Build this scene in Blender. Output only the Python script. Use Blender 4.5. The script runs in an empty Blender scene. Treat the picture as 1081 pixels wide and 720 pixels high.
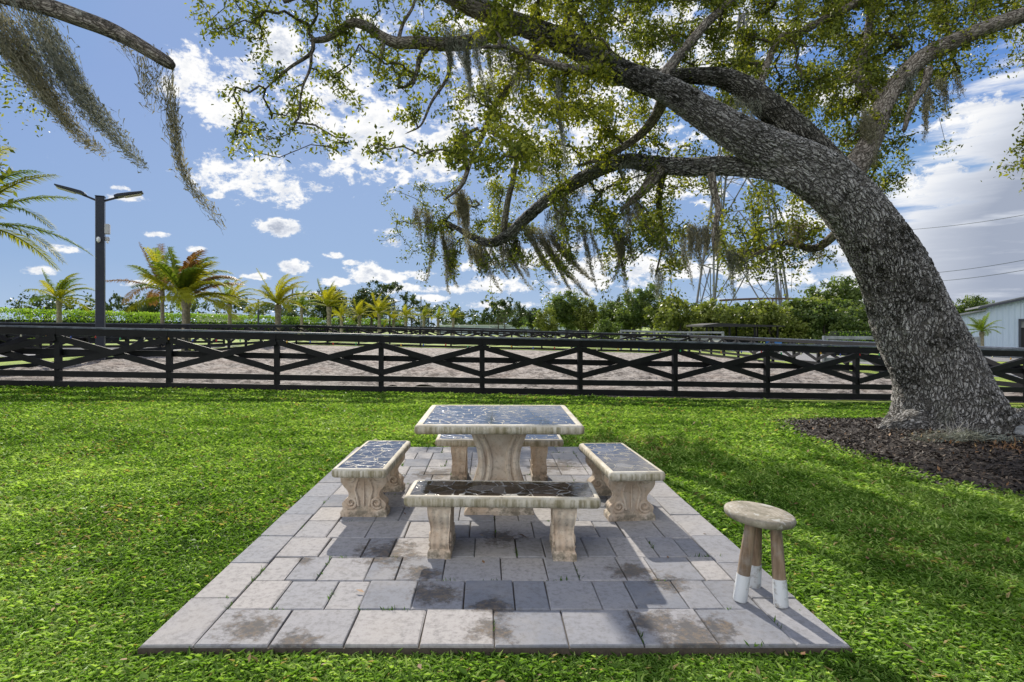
import bpy, math, random
import numpy as np
from mathutils import Vector, Matrix, Euler

random.seed(7)
RNG = np.random.default_rng(7)
SC = bpy.context.scene
COL = SC.collection
PI = math.pi
R = math.radians

# ------------------------------------------------------------------ camera
CAMH = 1.45
cam_d = bpy.data.cameras.new('camera')
cam = bpy.data.objects.new('camera', cam_d)
COL.objects.link(cam)
cam.location = (0, 0, CAMH)
cam.rotation_euler = (R(90), 0, 0)
cam_d.sensor_width = 36
cam_d.lens = 616 / 1081 * 36
cam_d.shift_x = 26 / 1081
cam_d.shift_y = -15 / 1081
cam_d.clip_start = 0.05
cam_d.clip_end = 4000
SC.camera = cam

# ------------------------------------------------------------------ light
SUN_EL, SUN_AZ = R(31.5), R(-12)        # azimuth measured from +Y towards +X
sd = Vector((math.sin(SUN_AZ) * math.cos(SUN_EL), math.cos(SUN_AZ) * math.cos(SUN_EL), math.sin(SUN_EL)))
sun_d = bpy.data.lights.new('sun', 'SUN')
sun_d.energy = 4.6
sun_d.angle = R(0.6)
sun_d.color = (1.0, 0.93, 0.82)
sun = bpy.data.objects.new('sun', sun_d)
COL.objects.link(sun)
sun.rotation_euler = sd.to_track_quat('Z', 'Y').to_euler()
SC.view_settings.view_transform = 'Standard'
SC.view_settings.look = 'None'
SC.view_settings.gamma = 1
SC.view_settings.use_curve_mapping = False
SC.view_settings.exposure = 0.45
SKY_STRENGTH = 0.15


def px(x, y, Y):
    """photo pixel + distance -> world point (planning aid)"""
    return Vector(((x - 514) / 616 * Y, Y, CAMH - (y - 345) / 616 * Y))


# ------------------------------------------------------------------ node helpers
class NT:
    def __init__(s, tree):
        s.t = tree; s.n = tree.nodes; s.l = tree.links

    def new(s, typ, **kw):
        n = s.n.new(typ)
        for k, v in kw.items():
            if k.startswith('i_'):
                key = k[2:].replace('_', ' ')
                if isinstance(v, bpy.types.NodeSocket): s.l.new(v, n.inputs[key])
                else: n.inputs[key].default_value = v
            else:
                setattr(n, k, v)
        return n

    def link(s, a, b): s.l.new(a, b)

    def math(s, op, a, b=0.0, c=None, clamp=False):
        n = s.n.new('ShaderNodeMath'); n.operation = op; n.use_clamp = clamp
        for i, v in enumerate((a, b) if c is None else (a, b, c)):
            if isinstance(v, bpy.types.NodeSocket): s.l.new(v, n.inputs[i])
            else: n.inputs[i].default_value = v
        return n.outputs[0]

    def vmath(s, op, a, b=(0, 0, 0)):
        n = s.n.new('ShaderNodeVectorMath'); n.operation = op
        for i, v in enumerate((a, b)):
            if isinstance(v, bpy.types.NodeSocket): s.l.new(v, n.inputs[i])
            else: n.inputs[i].default_value = v
        return n.outputs[0]

    def mix(s, f, a, b, mode='MIX'):
        n = s.n.new('ShaderNodeMix'); n.data_type = 'RGBA'; n.blend_type = mode
        for k, v in ((0, f), (6, a), (7, b)):
            if isinstance(v, bpy.types.NodeSocket): s.l.new(v, n.inputs[k])
            elif k == 0: n.inputs[0].default_value = v
            else: n.inputs[k].default_value = (*v, 1) if len(v) == 3 else v
        return n.outputs[2]

    def ramp(s, f, stops, interp='LINEAR'):
        n = s.n.new('ShaderNodeValToRGB'); s.l.new(f, n.inputs[0])
        cr = n.color_ramp; cr.interpolation = interp
        while len(cr.elements) < len(stops): cr.elements.new(0.5)
        for e, (p, c) in zip(cr.elements, stops):
            e.position = p
            e.color = (c, c, c, 1) if not hasattr(c, '__len__') else (*c, 1)
        return n.outputs[0]

    def noise(s, vec, scale, detail=4, rough=0.55, dim='3D', dist=0.0):
        n = s.n.new('ShaderNodeTexNoise'); n.noise_dimensions = dim
        if vec is not None: s.l.new(vec, n.inputs['Vector'])
        n.inputs['Scale'].default_value = scale; n.inputs['Detail'].default_value = detail
        n.inputs['Roughness'].default_value = rough; n.inputs['Distortion'].default_value = dist
        return n.outputs['Fac']

    def voro(s, vec, scale, feature='F1', out='Distance', rnd=1.0):
        n = s.n.new('ShaderNodeTexVoronoi'); n.feature = feature
        s.l.new(vec, n.inputs['Vector']); n.inputs['Scale'].default_value = scale
        n.inputs['Randomness'].default_value = rnd
        return n.outputs[out]

    def smooth(s, v, lo, hi):
        n = s.n.new('ShaderNodeMapRange'); n.interpolation_type = 'SMOOTHSTEP'; n.clamp = True
        s.l.new(v, n.inputs[0]); n.inputs[1].default_value = lo; n.inputs[2].default_value = hi
        return n.outputs[0]


def new_mat(name):
    m = bpy.data.materials.new(name); m.use_nodes = True
    T = NT(m.node_tree)
    b = m.node_tree.nodes['Principled BSDF']
    return m, T, b


def setin(T, b, **kw):
    for k, v in kw.items():
        key = k.replace('_', ' ')
        if isinstance(v, bpy.types.NodeSocket): T.link(v, b.inputs[key])
        elif isinstance(v, tuple) and len(v) == 3: b.inputs[key].default_value = (*v, 1)
        else: b.inputs[key].default_value = v


def bump(T, b, h, strength=0.5, dist=0.02):
    n = T.new('ShaderNodeBump'); n.inputs['Strength'].default_value = strength
    n.inputs['Distance'].default_value = dist
    T.link(h, n.inputs['Height']); T.link(n.outputs[0], b.inputs['Normal'])


def objco(T): return T.new('ShaderNodeTexCoord').outputs['Object']
def worldco(T): return T.new('ShaderNodeNewGeometry').outputs['Position']
def scaled(T, v, s):
    return T.vmath('MULTIPLY', v, s)


def attr(T, name, out='Fac'):
    n = T.new('ShaderNodeAttribute'); n.attribute_name = name
    return n.outputs[out]


def simple_mat(name, col, rough=0.6, var=0.15, scale=8, metal=0.0, bmp=0.0, col2=None):
    m, T, b = new_mat(name)
    co = objco(T)
    n = T.noise(co, scale, 5)
    c2 = col2 or tuple(c * (1 - var * 2) for c in col)
    setin(T, b, Base_Color=T.mix(T.smooth(n, 0.3, 0.7), c2, col), Roughness=rough, Metallic=metal)
    if bmp: bump(T, b, T.noise(co, scale * 6, 4), bmp, 0.01)
    return m


# ------------------------------------------------------------------ world: sky and clouds
world = bpy.data.worlds.new('World'); SC.world = world; world.use_nodes = True
W = NT(world.node_tree)
bg = world.node_tree.nodes['Background']
sky = W.new('ShaderNodeTexSky'); sky.sky_type = 'NISHITA'; sky.sun_disc = False
sky.sun_elevation = SUN_EL; sky.sun_rotation = SUN_AZ
sky.altitude = 0; sky.air_density = 1.0; sky.dust_density = 0.35; sky.ozone_density = 2.2
direc = W.vmath('NORMALIZE', W.new('ShaderNodeTexCoord').outputs['Generated'])
sep = W.new('ShaderNodeSeparateXYZ'); W.link(direc, sep.inputs[0])
DX, DY, DZ = sep.outputs
az = W.math('ARCTAN2', DX, DY)
el = W.math('ARCSINE', DZ)
comb = W.new('ShaderNodeCombineXYZ'); W.link(az, comb.inputs[0]); W.link(W.math('MULTIPLY', el, 1.5), comb.inputs[1])
AE = comb.outputs[0]
wob = W.noise(AE, 13, 9, 0.66, dist=0.25)
wob2 = W.noise(AE, 3.2, 3, 0.5)


def ang(x, y):
    v = Vector(((x - 514) / 616, 1, (345 - y) / 616)).normalized()
    return math.atan2(v.x, v.y), math.asin(v.z)


# cumulus heads: x, y, half width, half height
HEADS = [(226, 92, 46, 42), (288, 50, 38, 28), (262, 78, 24, 20), (345, 100, 62, 50), (390, 145, 80, 56), (440, 178, 44, 26), (470, 150, 30, 30),
         (258, 184, 50, 30), (300, 202, 36, 15), (330, 200, 20, 9), (296, 241, 28, 9), (310, 283, 22, 8), (384, 288, 20, 12), (418, 292, 22, 7),
         (405, 245, 15, 4.5), (416, 257, 14, 6), (130, 208, 30, 5), (72, 264, 30, 5), (124, 198, 12, 4), (165, 247, 14, 4), (228, 206, 12, 4),
         (445, 291, 18, 7), (470, 305, 40, 6), (560, 270, 70, 16), (640, 285, 80, 24), (540, 300, 60, 10), (400, 306, 30, 5), (350, 270, 14, 4),
         (600, 130, 130, 70), (700, 50, 160, 60), (520, 80, 60, 70), (720, 190, 90, 26), (560, 20, 90, 40), (745, 285, 100, 16), (860, 220, 60, 26),
         (830, 285, 80, 20), (900, 100, 50, 30), (660, 200, 60, 16), (380, 25, 60, 12),
         (205, 263, 14, 4), (352, 297, 18, 5), (372, 277, 11, 4), (432, 303, 16, 5), (455, 314, 24, 4), (505, 303, 26, 7), (490, 282, 16, 5), (332, 310, 22, 4), (270, 292, 18, 4), (150, 300, 26, 4), (30, 285, 30, 5),
         (400, 318, 26, 3.5), (520, 322, 40, 5), (600, 308, 40, 7), (1030, 130, 60, 26), (1000, 190, 60, 22), (1050, 235, 60, 16)]
base = None
for (hx, hy, hw, hh) in HEADS:
    a0, e0 = ang(hx, hy)
    a1, _ = ang(hx + hw, hy); _, e1 = ang(hx, hy - hh)
    ra, re = abs(a1 - a0), abs(e1 - e0)
    dx = W.math('DIVIDE', W.math('SUBTRACT', az, a0), ra)
    dy = W.math('DIVIDE', W.math('SUBTRACT', el, e0), re)
    d2 = W.math('ADD', W.math('MULTIPLY', dx, dx), W.math('MULTIPLY', dy, dy))
    v = W.math('SUBTRACT', 1.0, d2)
    base = v if base is None else W.math('MAXIMUM', base, v)
base = W.math('MAXIMUM', base, -1.5)
cum = W.math('ADD', base, W.math('MULTIPLY', W.math('SUBTRACT', wob, 0.5), 7.0))
cum = W.math('ADD', cum, W.math('MULTIPLY', W.math('SUBTRACT', W.noise(AE, 48, 5, 0.65), 0.5), 3.6))
# layered bank on the right: everything right of az 0.62 and under a slanting edge
bank_edge = W.math('SUBTRACT', W.math('ADD', 0.30, W.math('MULTIPLY', W.math('SUBTRACT', az, 0.70), 1.3)), el)
mp = W.vmath('MULTIPLY', AE, (2.0, 9.0, 1))
streak = W.noise(mp, 3.0, 6, 0.6)
bank = W.math('MULTIPLY', bank_edge, 9.0)
bank = W.math('MINIMUM', bank, W.math('MULTIPLY', W.math('SUBTRACT', az, 0.50), 7.0))
bank = W.math('ADD', bank, W.math('MULTIPLY', W.math('SUBTRACT', streak, 0.42), 4.2))
# thin low cloud near the horizon
low = W.math('SUBTRACT', 0.7, W.math('MULTIPLY', el, 8.0))
lown = W.noise(W.vmath('MULTIPLY', AE, (2.6, 8.0, 1)), 5.0, 6, 0.6)
low = W.math('ADD', W.math('SUBTRACT', low, 0.95), W.math('MULTIPLY', W.math('SUBTRACT', lown, 0.47), 7.0))
low = W.math('MULTIPLY', low, W.smooth(az, -0.55, 0.05))
c_cum = W.smooth(cum, 0.0, 1.0)
c_bank = W.smooth(bank, 0.0, 1.1)
c_low = W.math('MULTIPLY', W.smooth(low, 0.0, 1.0), 0.7)
cover = W.math('MAXIMUM', W.math('MAXIMUM', c_cum, c_bank), c_low)
# thickness decides white rim / grey belly
shade_n = W.noise(W.vmath('ADD', AE, (0.01, 0.03, 0)), 13, 7, 0.6, dist=0.25)
relief = W.math('SUBTRACT', wob, shade_n)
thick = W.math('ADD', W.math('MULTIPLY', W.smooth(cum, 0.7, 2.6), W.smooth(wob2, 0.30, 0.62)), W.math('MULTIPLY', relief, -2.6), clamp=True)
thick_b = W.math('ADD', W.smooth(bank, 0.3, 2.0), W.math('MULTIPLY', W.math('SUBTRACT', streak, 0.5), -2.8), clamp=True)
k_b = W.smooth(az, 0.52, 0.66)
thick = W.math('ADD', W.math('MULTIPLY', thick, W.math('SUBTRACT', 1.0, k_b)), W.math('MULTIPLY', thick_b, k_b))
cloud_col = W.ramp(thick, [(0.0, (1.0, 1.0, 1.0)), (0.4, (0.72, 0.76, 0.84)), (1.0, (0.37, 0.42, 0.53))])
cloud_col = W.mix(1.0, cloud_col, (4.9, 4.9, 4.9), 'MULTIPLY')
# clear sky: mostly an elevation gradient, paler towards the sun, with part of the Nishita sky in it
sdot = W.new('ShaderNodeVectorMath'); sdot.operation = 'DOT_PRODUCT'; W.link(direc, sdot.inputs[0]); sdot.inputs[1].default_value = tuple(sd)
grad = W.ramp(W.math('MAXIMUM', DZ, 0.0), [(0.0, (0.56, 0.72, 0.90)), (0.10, (0.30, 0.51, 0.83)), (0.35, (0.10, 0.28, 0.76)), (1.0, (0.05, 0.15, 0.52))])
grad = W.mix(W.math('MULTIPLY', W.smooth(sdot.outputs['Value'], 0.70, 1.0), 0.40), grad, (0.55, 0.70, 0.93))
grad = W.mix(1.0, grad, (3.35, 3.5, 3.75), 'MULTIPLY')
nish = W.new('ShaderNodeVectorMath'); nish.operation = 'MINIMUM'; W.link(sky.outputs[0], nish.inputs[0]); nish.inputs[1].default_value = (4.0, 4.6, 5.6)
clear = W.mix(0.16, grad, nish.outputs[0])
# unseen bright clouds behind the viewer, added as fill light
back = W.math('MULTIPLY', W.smooth(W.math('MULTIPLY', DY, -1.0), 0.0, 0.35), W.smooth(W.noise(direc, 2.2, 6, 0.6), 0.40, 0.56))
clear = W.mix(back, clear, (13.0, 12.8, 12.4))
skyc = W.mix(cover, clear, cloud_col)
W.link(skyc, bg.inputs[0]); bg.inputs[1].default_value = SKY_STRENGTH


# ------------------------------------------------------------------ mesh helpers
def link_mesh(name, verts, faces, mat, parent=None, smooth=False, uv=None, attrs=None, loc=None):
    """verts (N,3); faces (M,k) array or list of tuples"""
    me = bpy.data.meshes.new(name)
    v = np.asarray(verts, dtype=np.float32)
    if isinstance(faces, np.ndarray):
        k = faces.shape[1]; m = faces.shape[0]
        me.vertices.add(len(v)); me.vertices.foreach_set('co', v.ravel())
        me.loops.add(m * k); me.loops.foreach_set('vertex_index', faces.astype(np.int32).ravel())
        me.polygons.add(m); me.polygons.foreach_set('loop_start', np.arange(0, m * k, k, dtype=np.int32))
        me.polygons.foreach_set('loop_total', np.full(m, k, dtype=np.int32))
        me.update(calc_edges=True)
    else:
        me.from_pydata([tuple(map(float, p)) for p in v], [], [tuple(int(i) for i in f) for f in faces])
    if uv is not None:
        l = me.uv_layers.new(name='UVMap')
        idx = np.empty(len(me.loops), dtype=np.int32); me.loops.foreach_get('vertex_index', idx)
        l.data.foreach_set('uv', np.asarray(uv, dtype=np.float32)[idx].ravel())
    for an, av in (attrs or {}).items():
        a = me.attributes.new(an, 'FLOAT', 'POINT'); a.data.foreach_set('value', np.asarray(av, dtype=np.float32))
    if smooth:
        me.polygons.foreach_set('use_smooth', np.ones(len(me.polygons), dtype=bool))
    for mm in (mat if isinstance(mat, (list, tuple)) else [mat]): me.materials.append(mm)
    o = bpy.data.objects.new(name, me); COL.objects.link(o)
    if parent: o.parent = parent
    if loc is not None: o.location = loc
    me.validate(clean_customdata=False)
    return o


def tag(o, label=None, cat=None, group=None, kind=None):
    if label: o['label'] = label
    if cat: o['category'] = cat
    if group: o['group'] = group
    if kind: o['kind'] = kind
    return o


def empty(name, loc=(0, 0, 0), rz=0.0, label=None, cat=None, group=None):
    o = bpy.data.objects.new(name, None); COL.objects.link(o)
    o.location = loc; o.rotation_euler = (0, 0, rz); o.empty_display_size = 0.2
    return tag(o, label, cat, group)


def copy_tree(o, parent=None):
    c = o.copy(); COL.objects.link(c)
    if parent: c.parent = parent
    for ch in list(o.children): copy_tree(ch, c)
    return c


class MB:
    """collects solids into one mesh"""
    def __init__(s): s.v = []; s.f = []; s.n = 0

    def add(s, v, f):
        s.v.extend([tuple(p) for p in v]); s.f.extend([tuple(i + s.n for i in q) for q in f]); s.n += len(v)
        return s

    def box(s, c, d, rz=0.0, ch=0.0):
        hx, hy, hz = d[0] / 2, d[1] / 2, d[2] / 2
        if ch <= 0:
            v = [Vector((x * hx, y * hy, z * hz)) for z in (-1, 1) for y in (-1, 1) for x in (-1, 1)]
            f = [(0, 2, 3, 1), (4, 5, 7, 6), (0, 1, 5, 4), (2, 6, 7, 3), (0, 4, 6, 2), (1, 3, 7, 5)]
        else:
            v = []
            for z, k in ((-hz, ch), (-hz + ch, 0), (hz - ch, 0), (hz, ch)):
                x, y = hx - k, hy - k; e = ch if k == 0 else 0.0
                v += [Vector(p) for p in ((-x + e, -y, z), (x - e, -y, z), (x, -y + e, z), (x, y - e, z), (x - e, y, z), (-x + e, y, z), (-x, y - e, z), (-x, -y + e, z))]
            f = [tuple(range(7, -1, -1)), tuple(range(24, 32))]
            for r_ in range(3):
                for i in range(8):
                    j = (i + 1) % 8
                    f.append((r_ * 8 + i, r_ * 8 + j, r_ * 8 + 8 + j, r_ * 8 + 8 + i))
        m = Matrix.Rotation(rz, 3, 'Z')
        return s.add([m @ p + Vector(c) for p in v], f)

    def beam(s, a, b, w, h, up=(0, 0, 1)):
        """rectangular bar from a to b, w across, h along up"""
        a, b = Vector(a), Vector(b); d = (b - a).normalized(); up = Vector(up)
        sx = d.cross(up)
        if sx.length < 1e-4: sx = Vector((1, 0, 0))
        sx.normalize(); sz = sx.cross(d).normalized()
        v = [p + sx * i * w / 2 + sz * j * h / 2 for p in (a, b) for i, j in ((-1, -1), (1, -1), (1, 1), (-1, 1))]
        return s.add(v, [(0, 1, 2, 3), (7, 6, 5, 4), (0, 4, 5, 1), (1, 5, 6, 2), (2, 6, 7, 3), (3, 7, 4, 0)])

    def tube(s, pts, rad, n=8, cap=True):
        pts = [Vector(p) for p in pts]
        if not hasattr(rad, '__len__'): rad = [rad] * len(pts)
        t0 = (pts[1] - pts[0]).normalized()
        u = t0.orthogonal().normalized(); rings = []
        for i, p in enumerate(pts):
            t = (pts[min(i + 1, len(pts) - 1)] - pts[max(i - 1, 0)]).normalized()
            u = (u - t * u.dot(t)).normalized(); w = t.cross(u)
            rings += [p + (u * math.cos(2 * PI * k / n) + w * math.sin(2 * PI * k / n)) * rad[i] for k in range(n)]
        f = [(i * n + k, i * n + (k + 1) % n, (i + 1) * n + (k + 1) % n, (i + 1) * n + k) for i in range(len(pts) - 1) for k in range(n)]
        if cap:
            f.append(tuple(range(n - 1, -1, -1))); f.append(tuple(range((len(pts) - 1) * n, len(pts) * n)))
        return s.add(rings, f)

    def lathe(s, prof, n=32, c=(0, 0, 0), m=None):
        v = []
        for r_, z in prof:
            for k in range(n):
                p = Vector((r_ * math.cos(2 * PI * k / n), r_ * math.sin(2 * PI * k / n), z))
                v.append((m @ p if m else p) + Vector(c))
        f = [(i * n + k, i * n + (k + 1) % n, (i + 1) * n + (k + 1) % n, (i + 1) * n + k) for i in range(len(prof) - 1) for k in range(n)]
        f.append(tuple(range(n - 1, -1, -1))); f.append(tuple(range((len(prof) - 1) * n, len(prof) * n)))
        return s.add(v, f)

    def prism(s, poly, a, b, axis='Y'):
        """poly in the plane across axis"""
        def mk(u, v_, t):
            return {'Y': (u, t, v_), 'X': (t, u, v_), 'Z': (u, v_, t)}[axis]
        n = len(poly)
        v = [mk(u, v_, a) for u, v_ in poly] + [mk(u, v_, b) for u, v_ in poly]
        f = [tuple(range(n)), tuple(range(2 * n - 1, n - 1, -1))] + [(i, i + n, (i + 1) % n + n, (i + 1) % n) for i in range(n)]
        return s.add(v, f)

    def build(s, name, mat, parent=None, smooth=False, loc=None, bevel=0.0, autosmooth=None):
        o = link_mesh(name, np.array([tuple(p) for p in s.v]), s.f, mat, parent, smooth, loc=loc)
        if bevel:
            md = o.modifiers.new('bevel', 'BEVEL'); md.width = bevel; md.segments = 2; md.limit_method = 'ANGLE'; md.angle_limit = R(40)
        return o


def catmull(pts, step):
    P = [np.array(p, float) for p in pts]
    P = [2 * P[0] - P[1]] + P + [2 * P[-1] - P[-2]]
    out = []
    for i in range(1, len(P) - 2):
        p0, p1, p2, p3 = P[i - 1:i + 3]
        n = max(2, int(np.linalg.norm((p2 - p1)[:3]) / step))
        for k in range(n):
            t = k / n
            out.append(0.5 * ((2 * p1) + (-p0 + p2) * t + (2 * p0 - 5 * p1 + 4 * p2 - p3) * t * t + (-p0 + 3 * p1 - 3 * p2 + p3) * t ** 3))
    out.append(P[-2])
    return np.array(out)


def tube_arrays(path, rad, nseg, start=(0, 1, 0), flare=None, lumps=0.0, close_tip=True):
    """path (n,3), rad (n,) -> verts, faces, uv ; seam faces the start direction"""
    n = len(path)
    t = np.gradient(path, axis=0); t /= np.linalg.norm(t, axis=1)[:, None] + 1e-9
    u = np.array(start, float); V = []; UV = []
    L = np.concatenate([[0], np.cumsum(np.linalg.norm(np.diff(path, axis=0), axis=1))])
    th = np.linspace(0, 2 * PI, nseg + 1)
    rm = float(np.mean(rad))
    for i in range(n):
        u = u - t[i] * np.dot(u, t[i]); u /= np.linalg.norm(u) + 1e-9
        w = np.cross(t[i], u)
        r = np.full(nseg + 1, rad[i])
        if flare is not None: r = r * flare(L[i], th)
        if lumps:
            r = r * (1 + lumps * (np.sin(3 * th + L[i] * 1.9) * 0.5 + np.sin(2 * th - L[i] * 3.1 + 1) * 0.5 + 0.6 * np.sin(5 * th + L[i] * 4.3)))
            r[-1] = r[0]
        V.append(path[i] + (np.cos(th)[:, None] * u + np.sin(th)[:, None] * w) * r[:, None])
        UV.append(np.stack([th * max(rm, rad[i] * 0.8), np.full(nseg + 1, L[i])], 1))
    V = np.concatenate(V); UV = np.concatenate(UV)
    i, k = np.meshgrid(np.arange(n - 1), np.arange(nseg), indexing='ij')
    a = (i * (nseg + 1) + k).ravel()
    F = np.stack([a, a + 1, a + nseg + 2, a + nseg + 1], 1)
    return V, F, UV


def vnoise(x, y, s, seed=0):
    """value noise 0..1 on arrays"""
    r = np.random.default_rng(seed); G = r.random((256, 256))
    X, Y = np.asarray(x) * s + 1000, np.asarray(y) * s + 1000
    xi, yi = np.floor(X).astype(int), np.floor(Y).astype(int); fx, fy = X - xi, Y - yi
    fx = fx * fx * (3 - 2 * fx); fy = fy * fy * (3 - 2 * fy)
    g = lambda a, b: G[a % 256, b % 256]
    return (g(xi, yi) * (1 - fx) + g(xi + 1, yi) * fx) * (1 - fy) + (g(xi, yi + 1) * (1 - fx) + g(xi + 1, yi + 1) * fx) * fy


def sstep(v, a, b):
    t = np.clip((np.asarray(v, float) - a) / (b - a), 0, 1); return t * t * (3 - 2 * t)


def gz(x, y):
    """ground height"""
    k = sstep(y, 7.5, 13.0)
    return k * (-0.14 - 0.0254 * np.clip(x, -14, 15)) * 1.0


def leaf_quads(c, size, aspect, rng, normal_bias=None, droop=0.0, svar=0.35):
    """kite shaped leaves at centres c (N,3) -> verts, faces"""
    n = len(c)
    d = rng.normal(size=(n, 3)); d[:, 2] -= droop; d /= np.linalg.norm(d, axis=1)[:, None]
    q = rng.normal(size=(n, 3))
    if normal_bias is not None: q = q + normal_bias
    s = np.cross(d, q); s /= np.linalg.norm(s, axis=1)[:, None] + 1e-9
    nn = np.cross(s, d)
    L = size * (1 + svar * rng.normal(size=(n, 1))).clip(0.4, 1.8)
    Wd = L * aspect
    p0 = c; p1 = c + d * L * 0.45 + s * Wd * 0.5 + nn * L * 0.06; p2 = c + d * L; p3 = c + d * L * 0.45 - s * Wd * 0.5 + nn * L * 0.06
    V = np.stack([p0, p1, p2, p3], 1).reshape(-1, 3)
    F = np.arange(4 * n).reshape(-1, 4)
    return V, F


# ------------------------------------------------------------------ materials
def leaf_mat(name, c1, c2, c3, trans=0.45, rough=0.45, tcol=(1.25, 1.3, 0.5)):
    """c1 dark, c2 mid, c3 light; tone attribute varies from leaf to leaf"""
    m, T, b = new_mat(name)
    t = attr(T, 'tone')
    col = T.ramp(t, [(0.0, c1), (0.5, c2), (1.0, c3)] if name != 'grass_blade' else [(0.0, c1), (0.5, c2), (0.985, c3), (1.0, (0.46, 0.36, 0.17))])
    setin(T, b, Base_Color=col, Roughness=rough)
    b.inputs['Specular IOR Level'].default_value = 0.22 if 'palm' not in name else 0.06
    tr = T.new('ShaderNodeBsdfTranslucent')
    T.link(T.mix(1.0, col, tuple(tcol), 'MULTIPLY'), tr.inputs[0])
    mx = T.new('ShaderNodeMixShader'); mx.inputs[0].default_value = trans
    T.link(b.outputs[0], mx.inputs[1]); T.link(tr.outputs[0], mx.inputs[2])
    T.link(mx.outputs[0], m.node_tree.nodes['Material Output'].inputs[0])
    return m


M = {}
M['oak_leaf'] = leaf_mat('oak_leaf', (0.045, 0.062, 0.018), (0.15, 0.19, 0.035), (0.45, 0.46, 0.055), 0.42, 0.5, (1.25, 1.2, 0.5))
M['blade'] = leaf_mat('grass_blade', (0.046, 0.097, 0.016), (0.205, 0.36, 0.056), (0.58, 0.72, 0.23), 0.42, 0.5, (1.05, 1.2, 0.45))
M['tree_leaf'] = leaf_mat('tree_leaf', (0.032, 0.055, 0.018), (0.085, 0.13, 0.035), (0.21, 0.26, 0.08), 0.4)
M['dark_leaf'] = leaf_mat('dark_tree_leaf', (0.025, 0.045, 0.018), (0.055, 0.085, 0.03), (0.12, 0.15, 0.06), 0.3)
M['yellow_leaf'] = leaf_mat('yellowish_leaf', (0.06, 0.08, 0.02), (0.15, 0.185, 0.04), (0.33, 0.36, 0.10), 0.4)
M['hedge_leaf'] = leaf_mat('hedge_leaf', (0.06, 0.12, 0.015), (0.20, 0.34, 0.04), (0.42, 0.55, 0.10), 0.4)
M['palm_leaf'] = leaf_mat('palm_leaf', (0.11, 0.14, 0.012), (0.26, 0.29, 0.03), (0.48, 0.46, 0.05), 0.45, 0.6, (1.2, 1.1, 0.4))
M['palm_green'] = leaf_mat('palm_leaf_green', (0.06, 0.10, 0.015), (0.14, 0.20, 0.03), (0.28, 0.32, 0.06), 0.4, 0.6)
M['palm_dry'] = leaf_mat('palm_leaf_dry', (0.12, 0.07, 0.03), (0.25, 0.15, 0.06), (0.38, 0.25, 0.10), 0.35, 0.5, (1.1, 0.9, 0.5))
M['moss'] = leaf_mat('spanish_moss', (0.13, 0.125, 0.08), (0.28, 0.265, 0.18), (0.48, 0.46, 0.36), 0.4, 0.8, (1.1, 1.05, 0.8))
M['moss_grey'] = leaf_mat('grey_spanish_moss', (0.12, 0.13, 0.10), (0.24, 0.25, 0.20), (0.40, 0.42, 0.36), 0.4, 0.8, (1.0, 1.0, 0.9))


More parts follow.
